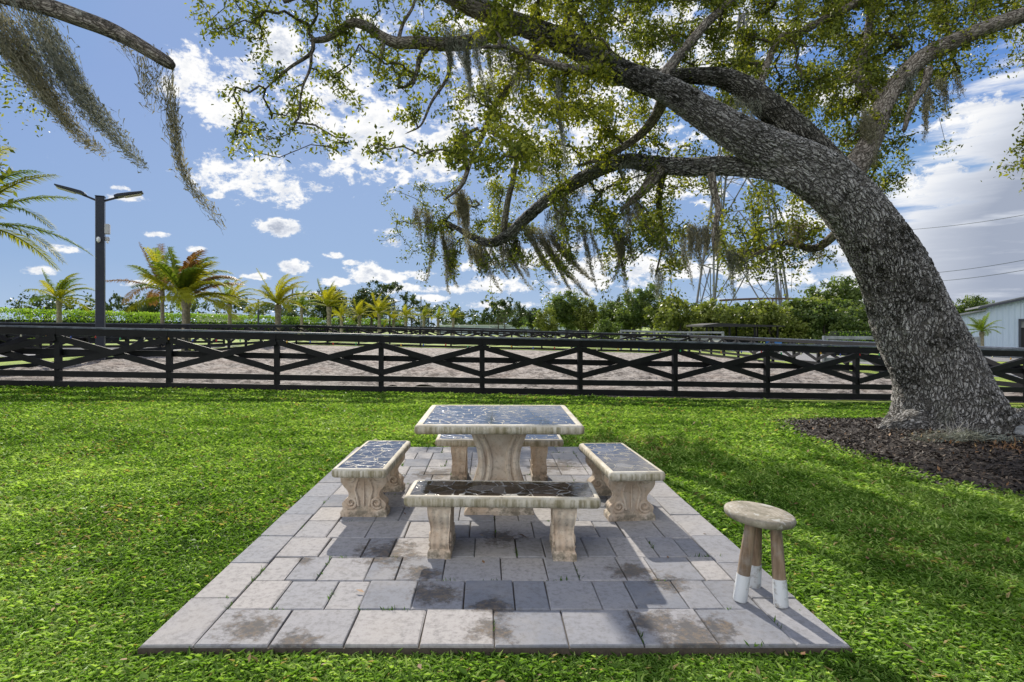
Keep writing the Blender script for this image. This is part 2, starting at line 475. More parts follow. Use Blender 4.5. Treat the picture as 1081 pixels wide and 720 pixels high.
def bark_mat(name, c_lo, c_mid, c_hi, disp=0.0, mossy=0.5, pu=30.0, pv=12.0):
    m, T, b = new_mat(name)
    uv = T.new('ShaderNodeTexCoord').outputs['UV']
    co = objco(T)
    wn = T.new('ShaderNodeTexNoise'); T.link(co, wn.inputs['Vector']); wn.inputs['Scale'].default_value = 7; wn.inputs['Detail'].default_value = 3
    off = T.vmath('MULTIPLY', T.vmath('SUBTRACT', wn.outputs['Color'], (0.5, 0.5, 0.5)), (0.09, 0.26, 0))
    p = T.vmath('MULTIPLY', T.vmath('ADD', uv, off), (pu, pv, 1))
    e = T.voro(p, 1.0, 'DISTANCE_TO_EDGE')
    cellc = T.new('ShaderNodeTexVoronoi'); T.link(p, cellc.inputs['Vector']); cellc.inputs['Scale'].default_value = 1.0
    fine = T.noise(co, 60, 5, 0.65)
    mid = T.noise(co, 5, 5, 0.6)
    e2 = T.voro(T.vmath('ADD', T.vmath('MULTIPLY', p, (1.9, 1.4, 1)), (3.3, 7.1, 0)), 1.0, 'DISTANCE_TO_EDGE')
    plate = T.smooth(T.math('ADD', e, T.math('MULTIPLY', T.math('SUBTRACT', T.noise(co, 30, 5, 0.7), 0.5), 0.30)), -0.01, 0.17)
    plate = T.math('MULTIPLY', plate, T.math('ADD', 0.6, T.math('MULTIPLY', T.smooth(e2, 0.0, 0.12), 0.4)))
    s3 = T.new('ShaderNodeSeparateXYZ'); T.link(cellc.outputs['Color'], s3.inputs[0])
    h = T.math('ADD', T.math('MULTIPLY', plate, 0.70), T.math('MULTIPLY', fine, 0.40))
    h = T.math('ADD', h, T.math('MULTIPLY', T.math('MULTIPLY', s3.outputs[0], plate), 0.16))
    col = T.ramp(T.math('ADD', T.math('MULTIPLY', plate, T.math('ADD', 0.42, T.math('MULTIPLY', s3.outputs[1], 0.30))), T.math('MULTIPLY', fine, 0.40)), [(0.12, c_lo), (0.52, c_mid), (0.92, c_hi)])
    # lichen and moss blotches, dark
    bl = T.smooth(T.noise(co, 1.5, 8, 0.70), 0.49, 0.57)
    bl2 = T.smooth(T.noise(co, 16, 5, 0.7), 0.40, 0.58)
    blot = T.math('MULTIPLY', T.math('MULTIPLY', bl, bl2), mossy)
    col = T.mix(blot, col, (0.022, 0.022, 0.014))
    li = T.math('MULTIPLY', T.smooth(T.noise(co, 3.3, 6, 0.6), 0.58, 0.7), 0.5)
    col = T.mix(li, col, T.mix(fine, (0.10, 0.11, 0.07), (0.42, 0.43, 0.38)))
    col = T.mix(T.math('MULTIPLY', T.smooth(mid, 0.5, 0.75), 0.35), col, (0.26, 0.24, 0.20))
    setin(T, b, Base_Color=col, Roughness=0.9)
    b.inputs['Specular IOR Level'].default_value = 0.2
    bump(T, b, h, 0.7, 0.025)
    if disp:
        dn = T.new('ShaderNodeDisplacement'); dn.inputs['Scale'].default_value = disp; dn.inputs['Midlevel'].default_value = 0.6
        T.link(h, dn.inputs['Height']); T.link(dn.outputs[0], m.node_tree.nodes['Material Output'].inputs['Displacement'])
        m.displacement_method = 'BOTH'
    return m


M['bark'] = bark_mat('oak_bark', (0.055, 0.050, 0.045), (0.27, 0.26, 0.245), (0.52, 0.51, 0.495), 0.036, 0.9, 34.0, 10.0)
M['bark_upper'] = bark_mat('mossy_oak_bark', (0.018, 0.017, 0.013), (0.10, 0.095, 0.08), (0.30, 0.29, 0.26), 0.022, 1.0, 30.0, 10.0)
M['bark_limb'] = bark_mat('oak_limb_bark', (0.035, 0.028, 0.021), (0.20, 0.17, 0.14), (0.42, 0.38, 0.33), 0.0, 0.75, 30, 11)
M['twig'] = simple_mat('twig_bark', (0.10, 0.085, 0.065), 0.9, 0.25, 12)
M['palm_trunk'] = simple_mat('palm_trunk', (0.30, 0.26, 0.20), 0.9, 0.25, 9, bmp=0.6)
M['black_paint'] = simple_mat('black_fence_paint', (0.009, 0.009, 0.011), 0.6, 0.25, 6, bmp=0.15)
M['sky_lit_cap'] = simple_mat('cap_board_painted_sheen', (0.17, 0.195, 0.235), 0.38, 0.3, 5, bmp=0.15)  # sky sheen on the lit cap top, put into its lighter blue-grey colour
for k_ in ('black_paint', 'sky_lit_cap'): M[k_].node_tree.nodes['Principled BSDF'].inputs['Specular IOR Level'].default_value = 0.3
M['pole'] = simple_mat('dark_blue_grey_paint', (0.030, 0.036, 0.055), 0.35, 0.1, 3)
M['metal_grey'] = simple_mat('light_grey_plastic', (0.55, 0.56, 0.57), 0.45, 0.06, 5)
M['led'] = simple_mat('lamp_lens', (0.75, 0.72, 0.60), 0.3, 0.05, 20)
M['pylon_steel'] = simple_mat('dull_pylon_steel', (0.15, 0.15, 0.165), 0.7, 0.15, 2)
M['galv'] = simple_mat('galvanised_steel', (0.20, 0.21, 0.22), 0.55, 0.15, 2, metal=0.3)
M['rust'] = simple_mat('brown_painted_steel', (0.13, 0.075, 0.055), 0.7, 0.2, 2)
M['white'] = simple_mat('white_paint', (0.75, 0.77, 0.78), 0.5, 0.05, 4)
M['cream'] = simple_mat('cream_paint', (0.60, 0.58, 0.52), 0.6, 0.05, 4)
M['dark'] = simple_mat('dark_interior', (0.02, 0.02, 0.022), 0.8, 0.1, 2)
M['blue_plastic'] = simple_mat('blue_plastic', (0.03, 0.14, 0.42), 0.45, 0.1, 4)
M['rock'] = simple_mat('boulder_stone', (0.30, 0.31, 0.31), 0.85, 0.2, 9, bmp=0.6)
M['wire'] = simple_mat('dark_cable', (0.02, 0.03, 0.025), 0.6, 0.1, 4)


def stone_mat():
    m, T, b = new_mat('cast_stone')
    co = objco(T)
    n1 = T.noise(co, 6, 6, 0.6); n2 = T.noise(co, 45, 4, 0.6)
    col = T.mix(T.smooth(n1, 0.35, 0.65), (0.50, 0.385, 0.28), (0.67, 0.585, 0.475))
    col = T.mix(T.math('MULTIPLY', T.smooth(n2, 0.52, 0.72), 0.45), col, (0.19, 0.16, 0.12))
    # patchy darker tone towards the foot, and speckled pits
    sp = T.new('ShaderNodeSeparateXYZ'); T.link(co, sp.inputs[0])
    foot = T.math('MULTIPLY', T.math('SUBTRACT', 1.0, T.smooth(sp.outputs[2], 0.02, 0.13)), T.smooth(T.noise(co, 11, 5, 0.7), 0.42, 0.62))
    col = T.mix(T.math('MULTIPLY', foot, 0.75), col, (0.10, 0.085, 0.05))
    pit = T.smooth(T.voro(co, 38), 0.0, 0.16)
    setin(T, b, Base_Color=T.mix(T.math('MULTIPLY', T.math('SUBTRACT', 1.0, pit), 0.5), col, (0.12, 0.10, 0.075)), Roughness=0.9)
    bump(T, b, T.math('ADD', n2, T.math('MULTIPLY', pit, 0.6)), 0.35, 0.006)
    return m


def rim_mat():
    m, T, b = new_mat('stained_stone_rim')
    co = objco(T)
    st = T.noise(T.vmath('MULTIPLY', co, (38, 38, 3)), 1.0, 4, 0.6)      # drip streaks
    n1 = T.noise(co, 7, 5, 0.6); n2 = T.noise(co, 50, 3, 0.6)
    col = T.mix(T.smooth(n1, 0.3, 0.7), (0.44, 0.385, 0.28), (0.60, 0.565, 0.48))
    ge = T.new('ShaderNodeNewGeometry'); s3 = T.new('ShaderNodeSeparateXYZ'); T.link(ge.outputs['Normal'], s3.inputs[0])
    side = T.math('SUBTRACT', 1.0, T.smooth(s3.outputs[2], 0.3, 0.8))
    col = T.mix(T.math('MULTIPLY', T.math('MULTIPLY', T.smooth(st, 0.36, 0.66), side), 0.85), col, (0.17, 0.145, 0.07))
    col = T.mix(T.math('MULTIPLY', T.smooth(n2, 0.58, 0.7), 0.4), col, (0.12, 0.10, 0.06))
    setin(T, b, Base_Color=col, Roughness=0.85)
    bump(T, b, n2, 0.3, 0.005)
    return m


def mosaic_mat(name, off=(0, 0, 0)):
    m, T, b = new_mat(name)
    co = T.vmath('ADD', objco(T), off)
    wn = T.new('ShaderNodeTexNoise'); T.link(co, wn.inputs['Vector']); wn.inputs['Scale'].default_value = 9
    p = T.vmath('ADD', T.vmath('MULTIPLY', co, (1, 1, 0)), T.vmath('MULTIPLY', wn.outputs['Color'], (0.03, 0.03, 0)))
    e = T.voro(p, 9.5, 'DISTANCE_TO_EDGE')
    wv = T.noise(co, 14, 2)
    g = T.math('SUBTRACT', 1.0, T.smooth(T.math('SUBTRACT', e, T.math('MULTIPLY', T.smooth(wv, 0.45, 0.75), 0.085)), 0.0, 0.011))
    tc = T.new('ShaderNodeTexVoronoi'); T.link(p, tc.inputs['Vector']); tc.inputs['Scale'].default_value = 9.5
    s3 = T.new('ShaderNodeSeparateXYZ'); T.link(tc.outputs['Color'], s3.inputs[0])
    tile = T.ramp(s3.outputs[0], [(0.0, (0.012, 0.009, 0.008)), (0.5, (0.03, 0.02, 0.016)), (0.8, (0.055, 0.042, 0.036)), (1.0, (0.13, 0.12, 0.115))])
    tile = T.mix(T.math('MULTIPLY', T.smooth(T.noise(co, 70, 3), 0.55, 0.75), 0.3), tile, (0.10, 0.085, 0.07))
    setin(T, b, Base_Color=T.mix(g, tile, (0.19, 0.18, 0.155)), Roughness=T.math('ADD', T.math('MULTIPLY', g, 0.8), T.math('MULTIPLY', T.smooth(T.noise(co, 9, 6, 0.7), 0.35, 0.8), 0.22)))
    b.inputs['Specular IOR Level'].default_value = 0.75
    bump(T, b, T.math('ADD', T.math('MULTIPLY', g, 0.3), T.math('MULTIPLY', T.noise(co, 22, 3), 0.35)), 0.3, 0.004)
    return m


M['stone'] = stone_mat(); M['rim'] = rim_mat(); M['mosaic'] = mosaic_mat('mosaic_tiles')


def paver_mat():
    m, T, b = new_mat('concrete_pavers')
    co = worldco(T); ge = T.new('ShaderNodeNewGeometry')
    rnd = ge.outputs['Random Per Island']
    n1 = T.noise(co, 3.0, 5, 0.6); n2 = T.noise(co, 34, 6, 0.65); n3 = T.noise(co, 170, 3, 0.6)
    col = T.ramp(rnd, [(0.0, (0.20, 0.21, 0.235)), (0.35, (0.29, 0.29, 0.305)), (0.75, (0.40, 0.378, 0.362)), (1.0, (0.25, 0.262, 0.29))])
    col = T.mix(T.math('MULTIPLY', T.smooth(n2, 0.42, 0.72), 0.5), col, (0.13, 0.125, 0.12))
    col = T.mix(T.math('MULTIPLY', T.smooth(n1, 0.45, 0.7), 0.3), col, (0.40, 0.37, 0.335))
    col = T.mix(T.math('MULTIPLY', T.smooth(n3, 0.55, 0.75), 0.3), col, (0.10, 0.10, 0.095))
    # brown lichen stains at the spots where the photograph has them
    stain = None
    for (sx, sy, r_) in [(-0.62, 3.62, .20), (-0.40, 3.34, .11), (-1.12, 2.74, .13), (-0.85, 2.62, .10), (-0.28, 3.08, .12), (0.03, 2.93, .10), (0.02, 2.72, .12),
                         (0.78, 2.78, .12), (0.93, 2.66, .17), (1.06, 2.75, .10), (0.82, 3.34, .12), (0.98, 3.20, .10), (0.40, 4.9, .16), (0.72, 4.75, .18), (-0.5, 5.6, .2), (0.7, 5.9, .25), (0.1, 3.9, .14), (-1.1, 3.5, .06)]:
        d = T.new('ShaderNodeVectorMath'); d.operation = 'DISTANCE'; T.link(co, d.inputs[0]); d.inputs[1].default_value = (sx, sy, 0.04)
        v = T.math('SUBTRACT', 1.0, T.math('DIVIDE', d.outputs['Value'], r_ * 1.6))
        stain = v if stain is None else T.math('MAXIMUM', stain, v)
    stain = T.math('MAXIMUM', stain, -0.32)
    sn = T.noise(co, 13, 7, 0.75)
    sm = T.smooth(T.math('ADD', T.math('MULTIPLY', stain, 0.72), T.math('MULTIPLY', T.math('SUBTRACT', sn, 0.5), 2.0)), 0.12, 0.55)
    col = T.mix(T.math('MULTIPLY', sm, 0.68), col, T.mix(T.smooth(n2, 0.42, 0.66), (0.022, 0.018, 0.013), (0.15, 0.105, 0.06)))
    setin(T, b, Base_Color=col, Roughness=T.math('ADD', 0.8, T.math('MULTIPLY', n2, 0.2)))
    b.inputs['Specular IOR Level'].default_value = 0.08
    bump(T, b, T.math('ADD', n2, T.math('MULTIPLY', n3, 0.5)), 0.35, 0.006)
    return m


M['paver'] = paver_mat()
m, T, b = new_mat('joint_sand'); co = worldco(T)
setin(T, b, Base_Color=T.mix(T.noise(co, 60, 4), (0.025, 0.02, 0.014), (0.12, 0.095, 0.07)), Roughness=0.95); M['joint'] = m

m, T, b = new_mat('lawn_ground'); co = worldco(T)
n1 = T.noise(co, 1.2, 6, 0.65); n2 = T.noise(co, 26, 6, 0.7)
near = T.mix(T.smooth(n2, 0.35, 0.68), (0.02, 0.035, 0.008), (0.085, 0.16, 0.022))
far = T.mix(T.smooth(T.noise(co, 0.9, 8, 0.7), 0.35, 0.65), (0.15, 0.235, 0.02), (0.30, 0.37, 0.03))
sp = T.new('ShaderNodeSeparateXYZ'); T.link(co, sp.inputs[0])
setin(T, b, Base_Color=T.mix(T.smooth(sp.outputs[1], 11.5, 15), near, far), Roughness=0.9)
bump(T, b, n2, 0.8, 0.05); M['ground'] = m

m, T, b = new_mat('arena_sand'); co = worldco(T)
n1 = T.noise(co, 0.35, 5, 0.6); n2 = T.noise(co, 3.2, 8, 0.78); n3 = T.noise(co, 40, 4, 0.7)
c = T.mix(T.smooth(n2, 0.42, 0.58), (0.085, 0.068, 0.055), (0.40, 0.355, 0.31))
c = T.mix(T.math('MULTIPLY', T.smooth(n1, 0.45, 0.65), 0.35), c, (0.33, 0.25, 0.20))
c = T.mix(T.math('MULTIPLY', T.smooth(n3, 0.55, 0.7), 0.5), c, (0.55, 0.48, 0.42))
setin(T, b, Base_Color=c, Roughness=0.95); bump(T, b, T.math('ADD', n2, T.math('MULTIPLY', n3, 0.3)), 1.0, 0.08); M['sand'] = m

m, T, b = new_mat('road_surface'); co = worldco(T)
setin(T, b, Base_Color=T.mix(T.noise(co, 2, 7, 0.7), (0.13, 0.13, 0.13), (0.24, 0.235, 0.23)), Roughness=0.9); M['road'] = m
m, T, b = new_mat('mulch_soil'); co = worldco(T)
setin(T, b, Base_Color=T.mix(T.smooth(T.noise(co, 40, 5, 0.7), 0.35, 0.65), (0.010, 0.008, 0.006), (0.05, 0.036, 0.026)), Roughness=0.95)
bump(T, b, T.noise(co, 45, 4), 1.0, 0.03); M['soil'] = m
m, T, b = new_mat('mulch_chips')
setin(T, b, Base_Color=T.ramp(attr(T, 'tone'), [(0, (0.008, 0.006, 0.005)), (0.6, (0.035, 0.024, 0.017)), (0.9, (0.10, 0.07, 0.045)), (1, (0.24, 0.20, 0.15))]), Roughness=0.75); M['chips'] = m
m, T, b = new_mat('dead_leaves')
setin(T, b, Base_Color=T.ramp(attr(T, 'tone'), [(0, (0.07, 0.035, 0.015)), (0.6, (0.22, 0.11, 0.04)), (1, (0.36, 0.25, 0.11))]), Roughness=0.7); M['dead_leaf'] = m

m, T, b = new_mat('stool_wood'); co = objco(T)
g = T.noise(T.vmath('MULTIPLY', co, (30, 30, 4)), 1.0, 5, 0.6)
c = T.mix(T.smooth(g, 0.3, 0.7), (0.13, 0.085, 0.05), (0.33, 0.235, 0.155))
setin(T, b, Base_Color=T.mix(T.math('MULTIPLY', T.smooth(T.noise(co, 9, 5, 0.7), 0.45, 0.7), 0.5), c, (0.30, 0.28, 0.25)), Roughness=0.75)
bump(T, b, g, 0.4, 0.004); M['wood'] = m
m, T, b = new_mat('stool_seat_wood'); co = objco(T)
wv = T.new('ShaderNodeTexWave'); wv.wave_type = 'RINGS'; wv.rings_direction = 'Z'
T.link(T.vmath('ADD', co, (0.03, 0.02, 0)), wv.inputs['Vector']); wv.inputs['Scale'].default_value = 14; wv.inputs['Distortion'].default_value = 5; wv.inputs['Detail'].default_value = 4; wv.inputs['Detail Scale'].default_value = 1.5
c = T.mix(T.math('MULTIPLY', wv.outputs['Fac'], 0.6), (0.38, 0.34, 0.27), (0.24, 0.20, 0.15))
c = T.mix(T.smooth(T.noise(co, 8, 6, 0.7), 0.42, 0.66), c, (0.17, 0.15, 0.10))
c = T.mix(T.smooth(T.noise(co, 15, 4, 0.7), 0.56, 0.66), c, (0.46, 0.45, 0.40))
setin(T, b, Base_Color=c, Roughness=0.8); bump(T, b, T.noise(co, 60, 4), 0.35, 0.004); M['seat_wood'] = m
m, T, b = new_mat('worn_white_paint'); co = objco(T)
setin(T, b, Base_Color=T.mix(T.smooth(T.noise(co, 24, 6, 0.75), 0.50, 0.66), (0.58, 0.60, 0.61), (0.30, 0.28, 0.25)), Roughness=0.6); M['worn_white'] = m
m, T, b = new_mat('barn_cladding'); co = objco(T)
setin(T, b, Base_Color=T.mix(T.noise(co, 0.7, 4), (0.33, 0.42, 0.52), (0.44, 0.52, 0.61)), Roughness=0.45); M['clad'] = m
BULB = [simple_mat('bulb_' + n_, c_, 0.15, 0.05, 5) for n_, c_ in (('red', (0.55, 0.03, 0.02)), ('amber', (0.65, 0.35, 0.03)), ('green', (0.03, 0.35, 0.12)), ('blue', (0.05, 0.10, 0.45)), ('clear', (0.75, 0.70, 0.5)))]

# ------------------------------------------------------------------ ground sheets
def sheet(name, xs, ys, zf, mat, keep=None, smooth=True):
    X, Y = np.meshgrid(xs, ys, indexing='ij')
    V = np.stack([X, Y, zf(X, Y)], -1).reshape(-1, 3)
    i, j = np.meshgrid(np.arange(len(xs) - 1), np.arange(len(ys) - 1), indexing='ij')
    a = (i * len(ys) + j).ravel()
    F = np.stack([a, a + len(ys), a + len(ys) + 1, a + 1], 1)
    if keep is not None:
        cx = V[F].mean(1); F = F[keep(cx[:, 0], cx[:, 1])]
    o = link_mesh(name, V, F, mat, smooth=smooth)
    o['kind'] = 'structure'
    return o


gx = np.concatenate([[-3000, -1200, -500, -200, -100, -60], np.arange(-40, 40.1, 1.0), [60, 100, 200, 500, 1200, 3000]])
gy = np.concatenate([[-600, -100, -30, -10], np.arange(-4, 20.1, 0.5), np.arange(21, 70, 2.0), [90, 150, 300, 700, 1500, 3200]])
sheet('ground', gx, gy, lambda x, y: gz(x, y) - 0.004, M['ground'])

# fence line of the near fence
FA, FB = np.array([-9.55, 12.99]), np.array([9.3, 14.72])
FD = (FB - FA) / np.linalg.norm(FB - FA)


def fence_y(x): return FA[1] + (x - FA[0]) * FD[1] / FD[0]


def arena_keep(x, y):
    return (y > fence_y(x) + 0.25) & (x > -13.4) & (x < 14.8) & (y < 41.0 + 0.05 * x)


def sand_z(x, y):
    a = vnoise(x, y, 3.1, 1) * 0.5 + vnoise(x, y, 7.7, 2) * 0.35 + vnoise(x, y, 0.8, 3) * 0.3
    return gz(x, y) + 0.01 + 0.24 * (a - 0.3).clip(0, 1) * sstep(45 - y, 0, 25)


sheet('arena_sand', np.arange(-13.6, 15.2, 0.11), np.arange(12.6, 43.6, 0.14), sand_z, M['sand'], arena_keep)
# gravel drive on the left and right of the arena
sheet('gravel_drive', np.arange(-40, -15.4, 1.0), np.arange(20, 62, 2.0), lambda x, y: gz(x, y) + 0.004, M['road'], lambda x, y: (np.abs(y - 27 - 0.35 * (x + 30)) < 6.5))
sheet('road', np.arange(17, 60, 1.0), np.arange(18, 60, 1.0), lambda x, y: gz(x, y) + 0.004, M['road'], lambda x, y: ((y > 33) & (y < 39)) | ((x > 20) & (x < 24.5)))
sheet('sand_strip', np.arange(-16, 18, 0.25), np.arange(12, 17, 0.1), lambda x, y: gz(x, y) + 0.004, M['sand'], lambda x, y: (np.abs(y - fence_y(x) + 0.02) < 0.16 + 0.1 * vnoise(x, y, 1.7, 5)))

# ------------------------------------------------------------------ patio
PX0, PX1, PY0, PY1 = -1.537, 1.605, 2.58, 6.86


paver_corners = []


def slab(V, F, x0, x1, y0, y1, z, g=0.003, ch=0.005, th=0.045, rng=random):
    paver_corners.append((x0, x1, y0, y1)); n = len(V); x0 += g; x1 -= g; y0 += g; y1 -= g
    dz = rng.uniform(-.003, .003); tx = rng.uniform(-.008, .008); ty = rng.uniform(-.008, .008)
    j = lambda: rng.uniform(-.0025, .0025)
    for k, (c_, zz) in enumerate(((0, z - th), (0, z - ch), (ch, z))):
        for (a, b_) in ((x0 + c_, y0 + c_), (x1 - c_, y0 + c_), (x1 - c_, y1 - c_), (x0 + c_, y1 - c_)):
            V.append((a + j(), b_ + j(), zz + dz + (tx * (a - x0) + ty * (b_ - y0)) * (k > 0)))
    F.append((n + 8, n + 9, n + 10, n + 11))
    for k in range(2):
        for i in range(4):
            i2 = (i + 1) % 4; F.append((n + k * 4 + i, n + k * 4 + i2, n + k * 4 + 4 + i2, n + k * 4 + 4 + i))


pr = random.Random(11); V, F = [], []
PZ = 0.042
BW = 0.235
yy = PY0; k = 0
for side in (0, 1):
    yy = PY0
    while yy < PY1 - 0.05:
        h_ = 0.45 if PY1 - yy > 0.6 else PY1 - yy
        xa = PX0 if side == 0 else PX1 - BW
        slab(V, F, xa, xa + BW, yy, yy + h_, PZ, rng=pr); yy += h_
yy = PY0; row = 0
while yy < PY1 - 0.05:
    h_ = 0.33 if PY1 - yy > 0.45 else PY1 - yy
    x = PX0 + BW; end = PX1 - BW; nn = 0
    while x < end - 0.02:
        w_ = 0.333 if row == 0 else (0.262, 0.175)[(nn + row) % 2] if pr.random() < .85 else pr.choice((0.262, 0.262, 0.333))
        if row and x < PX0 + BW + .01: w_ = pr.choice((0.262, 0.175, 0.22))
        if end - (x + w_) < 0.11: w_ = end - x
        slab(V, F, x, x + w_, yy, yy + h_, PZ, rng=pr); x += w_; nn += 1
    yy += h_; row += 1
patio = empty('patio', (0, 0, 0)); patio['kind'] = 'structure'
link_mesh('paving_slabs', np.array(V), F, M['paver'], patio)
MB().box(((PX0 + PX1) / 2, (PY0 + PY1) / 2, 0.012), (PX1 - PX0 + 0.012, PY1 - PY0 + 0.012, 0.034)).build('joint_bed', M['joint'], patio)

# ------------------------------------------------------------------ benches and table
def rounded_slab(L, Wd, z0, z1, inset, depth):
    """slab with bullnose edge and a shallow tray for the mosaic"""
    prof = [(0.030, z0), (0.012, z0 + .004), (0.003, z0 + .014), (0.0, (z0 + z1) / 2), (0.004, z1 - .012), (0.012, z1 - .004), (0.022, z1), (inset, z1), (inset + .001, z1 - depth)]
    V, F = [], []
    nc = 5
    for (ins, z) in prof:
        hx, hy = L / 2 - ins, Wd / 2 - ins
        rc = max(0.028 - ins * 0.6, 0.003)
        for q, (sx, sy) in enumerate(((1, 1), (-1, 1), (-1, -1), (1, -1))):
            for k_ in range(nc):
                a = q * PI / 2 + k_ / (nc - 1) * PI / 2
                V.append((sx * (hx - rc) + rc * math.cos(a), sy * (hy - rc) + rc * math.sin(a), z))
    n = 4 * nc
    for r_ in range(len(prof) - 1):
        for k_ in range(n):
            F.append((r_ * n + k_, r_ * n + (k_ + 1) % n, (r_ + 1) * n + (k_ + 1) % n, (r_ + 1) * n + k_))
    F.append(tuple(range(n - 1, -1, -1))); F.append(tuple(range((len(prof) - 1) * n, len(prof) * n)))
    return V, F


def support(wprof, tprof, H, flute=0.006, nf=3, axis=0):
    """wprof/tprof: (z, half size). wide face looks along the thickness axis; edges are fluted"""
    zs = np.linspace(0, 1, 46)
    w = np.interp(zs, *zip(*wprof)); t = np.interp(zs, *zip(*tprof))
    # soften the profile
    for _ in range(1): w[1:-1] = (w[:-2] + 2 * w[1:-1] + w[2:]) / 4
    V, F = [], []; ns = 17
    s_ = np.linspace(-1, 1, ns)
    groove = np.cos(s_ * PI * nf) * 0.5 - 0.5
    for z, ww, tt in zip(zs, w, t):
        fl = flute * (1.0 if 0.16 < z < 0.93 else 0.0)
        ring = []
        for i in range(ns): ring.append((ww + fl * groove[i] * (abs(s_[i]) < .9), s_[i] * tt))
        for i in range(1, 8): ring.append((ww * (1 - i / 4), tt - (0.006 if 0.14 < z < .95 and i not in (1, 7) else 0)))
        for i in range(ns): ring.append((-ww - fl * groove[i] * (abs(s_[i]) < .9), -s_[i] * tt))
        for i in range(1, 8): ring.append((-ww * (1 - i / 4), -tt + (0.006 if 0.14 < z < .95 and i not in (1, 7) else 0)))
        V += [(a, b_, z * H) for a, b_ in ring]
    n = len(ring)
    for r_ in range(len(zs) - 1):
        for k_ in range(n): F.append((r_ * n + k_, r_ * n + (k_ + 1) % n, (r_ + 1) * n + (k_ + 1) % n, (r_ + 1) * n + k_))
    F.append(tuple(range(n - 1, -1, -1))); F.append(tuple(range((len(zs) - 1) * n, len(zs) * n)))
    return V, F


BENCH_W = [(0, .172), (.13, .174), (.16, .155), (.22, .160), (.30, .166), (.36, .150), (.44, .118), (.52, .112), (.60, .122), (.70, .150), (.80, .170), (.90, .172), (1, .165)]
BENCH_T = [(0, .070), (.14, .070), (.18, .060), (.40, .056), (.7, .064), (.92, .072), (1, .072)]


def spiral(cx, cz, r0, r1, turns, a0, sgn, n=34):
    return [(cx + sgn * (r0 + (r1 - r0) * i / n) * math.cos(a0 + turns * 2 * PI * i / n), cz + (r0 + (r1 - r0) * i / n) * math.sin(a0 + turns * 2 * PI * i / n)) for i in range(n + 1)]


def bench_support_mb(H):
    mb = MB(); v, f = support(BENCH_W, BENCH_T, H); mb.add(v, f)
    for ty in (-1, 1):
        for sx in (-1, 1):
            y = ty * 0.061
            mb.tube([(a, y, b_) for a, b_ in spiral(sx * .095, .295, .010, .058, 1.6, 0, sx)], .012, 6)
            mb.tube([(a, y * .97, b_) for a, b_ in spiral(sx * .095, .105, .008, .046, 1.4, PI, sx)], .011, 6)
            mb.tube([(sx * a, y * .96, b_) for a, b_ in ((.040, .33), (.052, .26), (.066, .20), (.052, .15), (.040, .08))], .011, 6)
        mb.tube([(0, ty * .060, .33), (0, ty * .056, .2), (0, ty * .060, .08)], .008, 6)
    return mb


SEAT_Z = 0.43 + PZ * 0


def stone_bench(x, y, rz, L, label, mos=None):
    root = empty('stone_bench', (x, y, PZ - 0.003), rz, label, 'bench', 'mosaic topped stone benches round the table')
    H = 0.36 - PZ + .004
    mbs = bench_support_mb(H)
    for s_ in (-1, 1):
        o = mbs.build('support', M['stone'], root, smooth=False)
        o.rotation_euler = (0, 0, PI / 2); o.location = (s_ * (L / 2 - 0.215), 0, 0)
        for p in o.data.polygons: p.use_smooth = True
        es = o.modifiers.new('edges', 'EDGE_SPLIT'); es.split_angle = R(38)
    z1 = 0.432 - PZ
    v, f = rounded_slab(L, 0.405, H, z1, .036, .004)
    o = MB().add(v, f).build('seat_slab', M['rim'], root, smooth=True); es = o.modifiers.new('edges', 'EDGE_SPLIT'); es.split_angle = R(50)
    MB().box((0, 0, z1 - .004), (L - .076, .405 - .076, .004)).build('mosaic_inlay', mos or M['mosaic'], root)
    return root


stone_bench(0.093, 3.69, R(-2.2), 1.19, 'stone bench nearest the camera, dark mosaic seat, in front of the table', mosaic_mat('mosaic_near', (0.3, 0.1, 0)))
stone_bench(-0.905, 4.72, R(88), 1.08, 'stone bench on the left of the table, mosaic seat reflecting blue sky', mosaic_mat('mosaic_left', (1.7, 0.4, 0)))
stone_bench(1.030, 4.62, R(93), 1.06, 'stone bench on the right of the table, seat mirroring the branches', mosaic_mat('mosaic_right', (2.9, 2.2, 0)))
stone_bench(0.110, 5.48, R(-0.5), 1.17, 'stone bench on the far side of the table, half hidden by it', mosaic_mat('mosaic_far', (5.1, 3.3, 0)))

table = empty('stone_table', (0.090, 4.63, PZ - .003), R(-0.7), 'square stone table with dark mosaic top in the middle of the patio', 'table')
TH = 0.692 - PZ + .003
TW = [(0, .262), (.055, .262), (.06, .235), (.16, .222), (.30, .192), (.45, .165), (.60, .155), (.74, .165), (.86, .192), (.93, .210), (1, .215)]
TT = [(0, .10), (.055, .10), (.06, .075), (.5, .06), (.93, .075), (1, .08)]
for yo in (-0.17, 0.17):
    mb = MB(); v, f = support(TW, TT, TH, 0.006, 3); mb.add(v, f)
    for ty in (-1, 1):
        for sx in (-1, 1):
            for off, rr in ((0.022, .026), (0.078, .022)):
                pts = []
                for i in range(15):
                    q = 0.08 + 0.86 * i / 14
                    ww = np.interp(q, *zip(*TW))
                    pts.append((sx * (ww - off - 0.012 * math.sin(q * PI)), ty * (np.interp(q, *zip(*TT)) - .006), q * TH))
                mb.tube(pts, [rr * (0.55 + 0.5 * math.sin(PI * i / 14)) for i in range(15)], 8)
            mb.tube([(sx * a, ty * .068, b_) for a, b_ in spiral(.12, TH - .055, .008, .04, 1.2, 0, 1, 20)], .008, 6)
    o = mb.build('pedestal', M['stone'], table, smooth=True, loc=(0, yo, 0))
    es = o.modifiers.new('edges', 'EDGE_SPLIT'); es.split_angle = R(38)
z1 = 0.762 - PZ
v, f = rounded_slab(1.20, 1.10, TH, z1, .055, .004)
